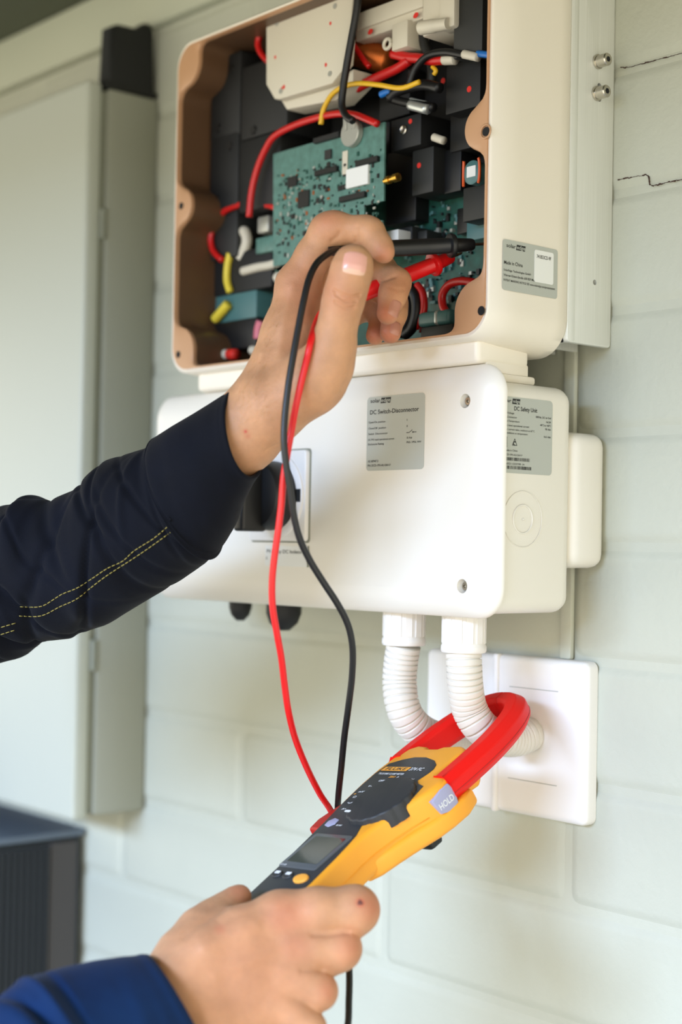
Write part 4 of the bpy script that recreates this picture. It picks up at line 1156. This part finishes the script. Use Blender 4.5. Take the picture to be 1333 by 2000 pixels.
def limb(spec):                                     # chain of (px, py, t, radius in px) -> tapered pieces
    J = [(att(px, py, t), r * t / F) for px, py, t, r in spec]
    return [(J[i][0], J[i + 1][0], J[i][1], J[i + 1][1]) for i in range(len(J) - 1)]
def grow(palm, digits, vox, kp=0.009, kd=0.006, kf=0.0012, kroot=0.008):
    fd = Field([(palm, 0)] + [(d, 0) for d in digits], vox)
    big = np.float32(1.0)
    A = np.full(fd.n, big, np.float32)
    for p in palm: fd.prim(A, *p, kp)
    D = np.full(fd.n, big, np.float32)
    for d in digits:
        G = np.full(fd.n, big, np.float32)
        for p in d: fd.prim(G, *p, kd)
        Field.smin(D, (slice(None),) * 3, G, kf)
    Field.smin(A, (slice(None),) * 3, D, kroot)
    V, Q = surface_nets(A, fd.lo, vox)
    return V, Q
def vnormals(V, Q):
    n = np.cross(V[Q[:, 2]] - V[Q[:, 0]], V[Q[:, 3]] - V[Q[:, 1]]); N_ = np.zeros_like(V)
    for k in range(4): np.add.at(N_, Q[:, k], n)
    return N_ / np.maximum(np.linalg.norm(N_, axis=1), 1e-12)[:, None]
def relax(V, Q, it=2, lam=0.5):
    e = np.concatenate([Q[:, [0, 1]], Q[:, [1, 2]], Q[:, [2, 3]], Q[:, [3, 0]]])
    for _ in range(it):
        S = np.zeros_like(V); c = np.zeros(len(V))
        np.add.at(S, e[:, 0], V[e[:, 1]]); np.add.at(S, e[:, 1], V[e[:, 0]]); np.add.at(c, e[:, 0], 1); np.add.at(c, e[:, 1], 1)
        V = V + lam * (S / c[:, None] - V)
    return V
def seg_dist(V, a, b):
    d = b - a; h = np.clip((V - a) @ d / max(d @ d, 1e-12), 0, 1); return np.linalg.norm(V - (a + h[:, None] * d), axis=1)

def on_surf(bvh, px, py):
    h = bvh.ray_cast(Vector(CAM), Vector(ray(px, py)).normalized())
    return np.array(h[0]) if h[0] is not None else None
def crease(V, Q, bvh, pts, depth, w):
    N_ = vnormals(V, Q); S = [on_surf(bvh, *p) for p in pts]; S = [s for s in S if s is not None]
    dm = np.full(len(V), 1.0)
    for a, b in zip(S[:-1], S[1:]): dm = np.minimum(dm, seg_dist(V, a, b))
    return V - N_ * (depth * np.exp(-(dm / w) ** 2))[:, None]

# ---- left hand, raised to the open inverter
Lp = limb([(330, 965, 1.075, 68), (440, 875, 1.047, 71), (478, 842, 1.040, 73), (522, 790, 1.033, 71)]) \
   + limb([(522, 788, 1.036, 66), (548, 720, 1.040, 56), (565, 655, 1.044, 51), (582, 560, 1.050, 40)]) \
   + limb([(530, 780, 1.045, 62), (590, 660, 1.062, 46), (612, 575, 1.070, 38)]) \
   + limb([(545, 780, 1.050, 60), (615, 690, 1.075, 46), (640, 615, 1.088, 36)]) \
   + limb([(560, 770, 1.050, 55), (635, 720, 1.078, 42), (655, 655, 1.098, 33)]) \
   + limb([(540, 800, 1.026, 60), (600, 752, 1.020, 58), (640, 715, 1.014, 50)])
Lthumb = limb([(622, 742, 1.016, 54), (652, 672, 1.008, 42), (663, 620, 1.004, 36), (672, 582, 1.002, 39), (682, 548, 1.000, 37), (689, 522, .999, 37.5), (691, 513, .999, 34)])
Lindex = limb([(582, 556, 1.050, 40), (612, 500, 1.046, 33), (640, 452, 1.042, 33), (655, 447, 1.040, 31), (712, 450, 1.033, 26), (724, 455, 1.030, 26), (742, 480, 1.024, 22), (751, 494, 1.021, 20)])
Lmiddle = limb([(615, 560, 1.070, 34), (660, 512, 1.080, 28), (715, 512, 1.082, 27), (745, 525, 1.072, 26), (774, 552, 1.058, 27), (768, 575, 1.052, 25), (758, 612, 1.047, 22)])
Lring = limb([(640, 610, 1.090, 32), (690, 560, 1.104, 26), (745, 560, 1.100, 25), (770, 592, 1.086, 24.5), (770, 612, 1.080, 23), (763, 650, 1.072, 21)])
Lpinky = limb([(655, 650, 1.100, 28), (695, 605, 1.112, 23), (732, 605, 1.106, 21), (744, 622, 1.098, 19.5), (733, 656, 1.088, 18)])
LV, LQ = grow(Lp, [Lthumb, Lindex, Lmiddle, Lring, Lpinky], 0.00088)
LV = relax(LV, LQ, 2, 0.4)
bvL = BVHTree.FromPolygons([tuple(v) for v in LV], [tuple(q) for q in LQ])
for pts, dpt, w in (([(652, 566), (672, 577), (690, 580), (703, 576)], .0014, .0011), ([(656, 575), (675, 588), (696, 588)], .0013, .0011), ([(655, 590), (676, 602), (692, 600)], .0010, .0012),
                    ([(697, 446), (698, 462), (695, 474)], .0010, .0016), ([(650, 470), (660, 462), (664, 455)], .0007, .0018),
                    ([(741, 556), (755, 546), (770, 540)], .0010, .0018), ([(760, 560), (776, 566), (790, 566)], .0004, .0014), ([(632, 575), (640, 540)], .0006, .0014),
                    ([(602, 835), (560, 860), (520, 880)], .0005, .0018), ([(498, 740), (512, 690)], -.0006, .0030), ([(545, 700), (555, 620), (570, 560)], -.0007, .0035),
                    ([(668, 760), (680, 735), (688, 700)], .0004, .0016), ([(640, 790), (668, 765)], .0003, .0014), ([(590, 640), (600, 700)], .0005, .002)):
    LV = crease(LV, LQ, bvL, pts, dpt, w)

# ---- right hand around the meter's handle
Rp = limb([(190, 2090, .910, 66), (270, 2020, .922, 70), (345, 1935, .938, 74)]) + limb([(300, 2075, .914, 58), (345, 2050, .921, 68), (400, 2020, .930, 76)]) \
   + limb([(345, 1925, .938, 72), (400, 1872, .946, 62), (470, 1830, .954, 54), (548, 1795, .962, 51)]) \
   + limb([(370, 1950, .936, 72), (470, 1890, .948, 56), (572, 1850, .957, 49)]) \
   + limb([(390, 1990, .932, 72), (470, 1945, .944, 56), (562, 1908, .951, 47)]) \
   + limb([(405, 2030, .928, 74), (470, 2000, .938, 56), (538, 1968, .944, 45)])
Rthumb = limb([(362, 1866, .950, 58), (395, 1822, .962, 48), (422, 1797, .973, 41), (446, 1772, .982, 29), (464, 1755, .988, 22), (470, 1750, .990, 19)])
Rindex = limb([(548, 1795, .962, 51), (620, 1782, .962, 46), (694, 1777, .965, 45)]) + [(att(694, 1777, .965), mpt(27, -97, -40), 45 * .965 / F, 0.0115), (mpt(27, -97, -40), mpt(4, -92, -43), 0.0115, 0.0100), (mpt(4, -92, -43), mpt(-12, -88, -40), 0.0100, 0.0085)]
Rmiddle = limb([(572, 1850, .957, 49), (615, 1850, .956, 42), (664, 1853, .957, 40)]) + [(att(664, 1853, .957), mpt(25, -121, -42), 40 * .957 / F, 0.0112), (mpt(25, -121, -42), mpt(2, -116, -44), 0.0112, 0.0095), (mpt(2, -116, -44), mpt(-14, -113, -40), 0.0095, 0.0085)]
Rring = limb([(562, 1908, .951, 47), (595, 1918, .949, 38), (622, 1936, .948, 35)]) + [(att(622, 1936, .948), mpt(22, -144, -42), 35 * .948 / F, 0.0105), (mpt(22, -144, -42), mpt(0, -141, -42), 0.0105, 0.0090)]
Rpinky = limb([(538, 1968, .944, 45), (575, 1985, .941, 35), (604, 2008, .940, 31)]) + [(att(604, 2008, .940), mpt(20, -165, -40), 31 * .94 / F, 0.0090), (mpt(20, -165, -40), mpt(2, -163, -38), 0.0090, 0.0080)]
RV, RQ = grow(Rp, [Rthumb, Rindex, Rmiddle, Rring, Rpinky], 0.0012)
RV = relax(RV, RQ, 2, 0.4)
bvR = BVHTree.FromPolygons([tuple(v) for v in RV], [tuple(q) for q in RQ])
for pts, dpt, w in (([(612, 1826), (640, 1826), (680, 1822)], .0010, .0016), ([(360, 1830), (400, 1800), (440, 1775)], .0008, .003), ([(590, 1895), (630, 1897)], .0008, .0015),
                    ([(400, 1850), (500, 1810)], -.0007, .004), ([(420, 1905), (530, 1860)], -.0007, .004), ([(430, 1800), (520, 1775)], .0006, .004)):
    RV = crease(RV, RQ, bvR, pts, dpt, w)

nL = len(LV)
PV = np.concatenate([LV, RV]); PQ = np.concatenate([LQ, RQ + nL])
person = obj('person', PV, PQ, M['skin'], None)
tag(person, 'person in navy jacket probing the open inverter while holding the yellow meter', 'person')
# warmer skin at knuckles, finger ends and a few marks (skin colour, stays with the hand)
fl_ = np.zeros(len(PV))
def flush(bv, sl, px, py, rad, s):
    c = on_surf(bv, px, py)
    if c is None: return
    d = np.linalg.norm(PV[sl] - c, axis=1); fl_[sl] = np.maximum(fl_[sl], s * np.exp(-(d / rad) ** 2))
sL, sR = slice(0, nL), slice(nL, len(PV))
for a in ((757, 612, .010, .7), (763, 655, .010, .75), (733, 655, .009, .7), (752, 500, .008, .5), (640, 425, .012, .35), (790, 552, .010, .35), (676, 585, .010, .25), (480, 843, .0016, 1.0), (484, 852, .002, .5), (600, 560, .02, .3), (640, 560, .015, .3), (770, 565, .01, .3)): flush(bvL, sL, *a)
for a in ((705, 1763, .0030, 1.6), (730, 1770, .012, .6), (690, 1850, .012, .5), (645, 1935, .010, .5), (470, 1740, .010, .5), (560, 1790, .016, .5), (575, 1850, .014, .4), (430, 1815, .005, .5), (500, 1900, .05, .25)): flush(bvR, sR, *a)
at_ = person.data.attributes.new('flush', 'FLOAT', 'POINT'); at_.data.foreach_set('value', np.clip(fl_, 0, 1).astype(np.float32))

def nail(bv, c_px, n_dir, up_px, w, h, name='fingernail', lunula=True, m=None):
    c = on_surf(bv, *c_px); u = on_surf(bv, *up_px)
    if c is None or u is None: return
    hit = bv.find_nearest(Vector(c)); n_ = np.array(hit[1]) * 0.5 + n_dir * 0.5; n_ /= np.linalg.norm(n_)
    y = u - c; y -= n_ * (y @ n_); y /= np.linalg.norm(y); x = np.cross(y, n_)
    V = []; G = 17; mi = []
    for j in range(G):
        for i in range(G):
            a, b = i / (G - 1) * 2 - 1, j / (G - 1) * 2 - 1
            sq = 1 - 0.16 * abs(b) ** 3
            p = c + x * a * w / 2 * sq + y * b * h / 2 * (1 - 0.20 * abs(a) ** 3)
            hh = bv.ray_cast(Vector(p + n_ * 0.01), Vector(-n_), 0.03)
            q = np.array(hh[0]) if hh[0] is not None else p
            rim = max(abs(a), abs(b)); off = 0.00055 * (1 - rim ** 6) - 0.0004 * rim ** 6
            if b > 0.8: off += 0.0004
            V.append(q + n_ * off)
    Fc = []
    for j in range(G - 1):
        for i in range(G - 1):
            Fc.append((j * G + i, j * G + i + 1, (j + 1) * G + i + 1, (j + 1) * G + i))
            b = (j + .5) / (G - 1) * 2 - 1; a = (i + .5) / (G - 1) * 2 - 1
            mi.append(1 if (lunula and b < -0.50 - 0.25 * a * a) else 0)
    obj(name, V, Fc, None, person, mats=[m or M['nail'], M['lunula']], midx=mi)
toCam = -FW
def spot(bv, px, py, r, m, name):
    c = on_surf(bv, px, py); n_ = np.array(bv.find_nearest(Vector(c))[1])
    x = np.cross(n_, UP); x /= np.linalg.norm(x); y = np.cross(n_, x)
    V = [c + n_ * 0.0003]; K = 14
    for k in range(K):
        a = 2 * math.pi * k / K; rr = r * (1 + 0.2 * math.sin(3 * a))
        h_ = bv.find_nearest(Vector(c + (x * math.cos(a) + y * math.sin(a)) * rr)); V.append(np.array(h_[0]) + n_ * 0.00005)
    obj(name, V, [(0, 1 + k, 1 + (k + 1) % K) for k in range(K)], m, person)
spot(bvR, 704, 1763, 0.0017, mat('dark_scab', (104, 58, 50), 0.6), 'scab')
spot(bvL, 480, 843, 0.0007, mat('red_graze', (190, 78, 66), 0.6), 'graze')
nail(bvL, (694, 514), toCam, (696, 500), .0172, .0158, 'thumbnail')
nail(bvL, (774, 602), toCam * 0.5 + RT * 0.8, (769, 616), .0095, .0120, lunula=False, m=M['nail2'])
nail(bvL, (775, 640), toCam * 0.5 + RT * 0.8, (771, 654), .0085, .0105, lunula=False, m=M['nail2'])

# ================================================================== test leads
def P3(px, py, t, keep=False):
    if not keep and 600 < py < 940 and px < 622:     # lies over the hand, never inside it
        h = on_surf(bvL, px, py)
        if h is not None: t = min(t, float((h - CAM) @ FW) - LIFT)
    return att(px, py, t)
def probe(root, m, m_tip, a, b, cable_pts, cable_d, name):
    """handle from a (cable end) to b (needle end)"""
    d = b - a; L_ = np.linalg.norm(d); d = d / L_
    r = 0.0057
    V, Fc = lathe([(-0.022, 0.0030), (-0.018, 0.0033), (-0.006, 0.0036), (-0.004, 0.0050), (0, r), (L_ * 0.30, r), (L_ * 0.55, r * 0.98), (L_ * 0.735, r * 0.94), (L_ * 0.74, r * 1.0)], a, d, 24)
    obj('handle', V, Fc, m, root, angle=40)
    V, Fc = lathe([(L_ * 0.735, r), (L_ * 0.745, r * 1.45), (L_ * 0.765, r * 1.5), (L_ * 0.785, r * 1.38), (L_ * 0.79, r)], a, d, 28)
    obj('finger_guard', V, Fc, m, root, angle=40)
    V, Fc = lathe([(L_ * 0.78, r * 0.92), (L_ * 0.93, r * 0.74), (L_ * 0.95, r * 0.62), (L_ * 0.952, 0.0012)], a, d, 24)
    obj('nose', V, Fc, m, root, angle=40)
    V, Fc = lathe([(L_ * 0.94, 0.0010), (L_ * 1.04, 0.0010), (L_ * 1.06, 0.0002)], a, d, 12)
    obj('needle', V, Fc, m_tip, root, angle=40)
    pts = [a, a - d * 0.012] + cable_pts
    V, Fc = tube(catmull(pts, 10), cable_d / 2, 14)
    obj('cable', V, Fc, m, root)
LIFT = 0.0088
bl = thing('test_lead', 'black test probe and thin black lead looping down from the raised hand', 'test lead', tuple(P3(690, 1290, 1.02)), 'meter test leads')
probe(bl, M['rubber'], M['steel'], P3(702, 488, 1.041), P3(937, 477, 1.068),
      [P3(655, 489, 1.028), P3(636, 499, 1.018), P3(618, 516, 1.009), P3(604, 545, 1.003), P3(594, 585, .998), P3(584, 635, .994), P3(574, 690, .990), P3(564, 750, .987), P3(557, 810, .985), P3(555, 860, .984), P3(559, 905, .985),
       P3(567, 955, .988), P3(575, 1010, .993), P3(587, 1055, .998), P3(606, 1095, 1.004), P3(632, 1137, 1.010), P3(660, 1180, 1.016), P3(680, 1220, 1.022), P3(689, 1265, 1.028), P3(688, 1320, 1.036), P3(681, 1380, 1.046), P3(673, 1440, 1.064), P3(667, 1500, 1.086), P3(661, 1560, 1.110), P3(660, 1610, 1.122),
       P3(664, 1690, 1.112), P3(675, 1790, 1.055), P3(682, 1880, 1.012), P3(682, 1950, .99), P3(676, 2020, .975), P3(640, 2085, .965), P3(570, 2110, .962), P3(500, 2050, .970), mpt(5, -172, -14), mpt(5, -150, -14), mpt(5, -136, -14)], 0.0046, 'black')
LIFT = 0.0034
rd = thing('test_lead', 'red test probe and thin red lead hanging from the raised hand', 'test lead', tuple(P3(540, 1200, 1.02)), 'meter test leads')
rd_c = [P3(655, 588, 1.040), P3(632, 606, 1.030), P3(619, 628, 1.020), P3(609, 660, 1.010), P3(600, 700, 1.003), P3(589, 745, .998), P3(578, 795, .994), P3(569, 845, .992), P3(561, 890, .993), P3(554, 935, .994), P3(550, 985, .995), P3(544, 1035, .996), P3(537, 1085, .998), P3(532, 1135, 1.001), P3(533, 1185, 1.005), P3(541, 1235, 1.010), P3(550, 1285, 1.017), P3(556, 1335, 1.025), P3(564, 1390, 1.035), P3(578, 1445, 1.056), P3(600, 1500, 1.076), P3(625, 1550, 1.098), P3(650, 1592, 1.116), P3(652, 1640, 1.120), P3(610, 1730, 1.080), P3(530, 1800, 1.055), mpt(-7, -168, -16), mpt(-6, -150, -14), mpt(-6, -136, -14)]
probe(rd, M['red'], M['steel'], P3(700, 577, 1.058), P3(893, 498, 1.092), rd_c[0:1] + rd_c[1:], 0.0046, 'red')


# fine golden hair on the wrist and along the back of the hand
mb = MB(); rh = random.Random(21)
for i in range(420):
    if rh.random() < 0.55:
        q = rh.random(); px = 470 + q * 55 + rh.uniform(-8, 30); py = 800 - q * 210 + rh.uniform(-30, 10)
    else: px, py = rh.uniform(450, 600), rh.uniform(720, 830)
    a = on_surf(bvL, px, py)
    if a is None: continue
    n_ = np.array(bvL.find_nearest(Vector(a))[1]); d = RT * rh.uniform(-.3, .3) * 0.6 + UP * rh.uniform(.3, 1) + RT * 0.5 - n_ * 0.0; d -= n_ * (d @ n_); d /= np.linalg.norm(d)
    L_ = rh.uniform(.003, .006)
    V, Fc = tube([a, a + d * L_ * .5 + n_ * L_ * .22, a + d * L_ + n_ * L_ * .18], [0.00005, 0.00004, 0.00002], 3, cap=False); mb.add(V, Fc)
mb.obj('arm_hair', mat('golden_hair', (196, 150, 92), 0.5), person, kind='stuff')

# ---- jacket sleeves
def sleeve(name, st, m, label, folds, tilt, nu=150, nv=120, thick=0.0022):
    """st: stations (top px, bottom px, depth t); the near side is carried towards the camera"""
    S = np.array([[a[0], a[1], b[0], b[1], t] for a, b, t in st], float)
    u0 = np.linspace(0, 1, len(S)); u = np.linspace(0, 1, nu)
    C5 = np.stack([np.interp(u, u0, S[:, k]) for k in range(5)], 1)
    for k in range(5):                               # soften the corners a little
        for _ in range(2): C5[1:-1, k] = 0.5 * C5[1:-1, k] + 0.25 * (C5[:-2, k] + C5[2:, k])
    V = np.zeros((nu, nv, 3)); TH = np.linspace(0, 2 * math.pi, nv, endpoint=False)
    for i in range(nu):
        a = att(C5[i, 0], C5[i, 1], C5[i, 4]); b = att(C5[i, 2], C5[i, 3], C5[i, 4]); c = (a + b) / 2; e = (a - b) / 2; R_ = np.linalg.norm(e)
        j0, j1 = max(i - 2, 0), min(i + 2, nu - 1)
        c0 = (att(C5[j0, 0], C5[j0, 1], C5[j0, 4]) + att(C5[j0, 2], C5[j0, 3], C5[j0, 4])) / 2; c1 = (att(C5[j1, 0], C5[j1, 1], C5[j1, 4]) + att(C5[j1, 2], C5[j1, 3], C5[j1, 4])) / 2
        ax = c1 - c0; ax -= FW * (ax @ FW); ax /= np.linalg.norm(ax)
        D = (-FW * math.cos(tilt) - ax * math.sin(tilt)) * R_ * 0.92
        for j, th in enumerate(TH):
            r = 1.0
            for (uc, sk, wd, am, tc_, tw) in folds:
                dth = (th - tc_ + math.pi) % (2 * math.pi) - math.pi
                x = (u[i] - uc - sk * dth) / wd
                r += 1.9 * am * math.exp(-x * x) * math.exp(-(dth / tw) ** 2)
            V[i, j] = c + (e * math.cos(th) + D * math.sin(th)) * r
    Vo = V.reshape(-1, 3); Fc = [(i * nv + j, i * nv + (j + 1) % nv, (i + 1) * nv + (j + 1) % nv, (i + 1) * nv + j) for i in range(nu - 1) for j in range(nv)]
    Fc.append(tuple(range(nv - 1, -1, -1)))
    q = V[0].mean(0); f0 = Fc[0]; nn = np.cross(Vo[f0[2]] - Vo[f0[0]], Vo[f0[3]] - Vo[f0[1]])
    if nn @ (Vo[f0[0]] - q) < 0: Fc = [f[::-1] for f in Fc]
    o = obj(name, Vo, Fc, m, person, label=label)
    md = o.modifiers.new('cloth_thickness', 'SOLIDIFY'); md.thickness = thick; md.offset = -1
    return o, BVHTree.FromPolygons([tuple(v) for v in Vo], Fc)
rg = random.Random(11)
foldsU = []
for k, (uc, sk, wd, am, tc_, tw) in enumerate([
    (.045, .02, .020, -.09, 1.4, 2.2), (.09, .05, .03, .05, 1.2, 1.4), (.15, .06, .016, -.075, 1.3, 1.6), (.20, .05, .03, .05, .9, 1.2), (.255, .09, .016, -.08, 1.5, 1.6),
    (.32, -.05, .035, .04, 2.0, 1.0), (.385, .10, .014, -.075, 1.5, 1.3), (.44, .04, .035, .035, .8, .9), (.50, -.10, .016, -.060, 1.9, 1.1), (.56, .07, .016, -.05, .9, .9),
    (.62, .0, .03, .03, 2.2, .8), (.66, -.12, .014, -.065, 2.0, 1.0), (.71, .10, .014, -.05, .9, .8), (.76, .02, .012, -.045, 1.4, 1.5), (.82, .05, .010, -.035, 1.7, .8), (.86, -.06, .012, .03, 1.2, .7), (.90, .08, .010, -.04, 1.2, .9), (.95, -.04, .010, -.03, 1.8, .7), (.53, .16, .010, -.035, 1.4, .8), (.35, -.12, .010, -.03, 1.0, .7)]):
    foldsU.append((uc, sk, wd, am, tc_, tw))
stU = [((-330, 1130), (-270, 1420), 1.20), ((-160, 1045), (-110, 1345), 1.165), ((-60, 1005), (-20, 1298), 1.14), ((0, 988), (40, 1284), 1.127), ((22, 985), (62, 1268), 1.122), ((60, 970), (95, 1252), 1.116), ((96, 977), (140, 1247), 1.108), ((150, 955), (200, 1222), 1.098),
       ((178, 922), (250, 1195), 1.090), ((208, 898), (300, 1165), 1.082), ((250, 886), (352, 1134), 1.074), ((288, 874), (400, 1101), 1.067), ((304, 855), (428, 1072), 1.062)]
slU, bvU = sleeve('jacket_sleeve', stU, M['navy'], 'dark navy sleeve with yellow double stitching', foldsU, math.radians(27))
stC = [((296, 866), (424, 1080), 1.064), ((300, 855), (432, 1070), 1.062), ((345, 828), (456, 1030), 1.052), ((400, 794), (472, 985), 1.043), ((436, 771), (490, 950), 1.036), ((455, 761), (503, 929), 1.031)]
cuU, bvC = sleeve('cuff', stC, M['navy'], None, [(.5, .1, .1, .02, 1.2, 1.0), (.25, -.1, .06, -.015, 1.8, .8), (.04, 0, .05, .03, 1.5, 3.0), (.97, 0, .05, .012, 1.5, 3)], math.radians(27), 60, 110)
# lower sleeve
stR = [((-220, 2075), (-60, 2420), .83), ((-60, 1985), (80, 2330), .86), ((30, 1925), (150, 2275), .875), ((75, 1903), (200, 2235), .884), ((120, 1893), (240, 2200), .892), ((190, 1878), (300, 2160), .905), ((250, 1870), (365, 2120), .917), ((292, 1866), (405, 2085), .927)]
foldsR = [(.30, .10, .05, .07, 1.2, 1.4), (.385, .12, .03, -.06, 1.3, 1.5), (.47, .10, .04, .05, 1.2, 1.4), (.56, .06, .03, -.04, 1.4, 1.2), (.75, -.05, .05, .02, 1.6, 1.0), (.12, .1, .05, .05, 1.2, 1.2), (.965, 0, .03, .012, 1.5, 3)]
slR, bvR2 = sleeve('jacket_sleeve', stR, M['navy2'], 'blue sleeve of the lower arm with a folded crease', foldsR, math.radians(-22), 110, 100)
# yellow double stitching along the upper sleeve
def stitches(lines, bv):
    mb = MB()
    for pts in lines:
        P = resample(catmull([np.array([p[0], p[1], 0.0]) for p in pts], 6), 9.0)[0]
        for i in range(len(P) - 1):
            a, b = P[i], P[i] + (P[i + 1] - P[i]) * 0.72
            A, B = on_surf(bv, a[0], a[1]), on_surf(bv, b[0], b[1])
            if A is None or B is None or np.linalg.norm(A - B) > 0.01: continue
            m = (A + B) / 2 - FW * 0.0006
            V, Fc = tube([A - FW * 0.0001, m, B - FW * 0.0001], 0.00034, 5); mb.add(V, Fc)
    mb.obj('seam_stitches', M['thread'], person, kind='stuff', label='yellow double seam stitching')
stitches([[(345, 1007), (330, 1026), (300, 1052), (262, 1076), (240, 1096), (210, 1110), (180, 1130), (150, 1149), (122, 1160), (100, 1174), (78, 1185), (37, 1185)], [(30, 1217), (0, 1226), (-30, 1236)],
          [(333, 1040), (300, 1064), (262, 1090), (240, 1104), (205, 1127), (175, 1150), (150, 1170), (115, 1186), (80, 1203), (35, 1203)], [(28, 1231), (0, 1240), (-30, 1250)],
          [(327, 997), (336, 994)], [(329, 1003), (338, 1000)]], bvU)
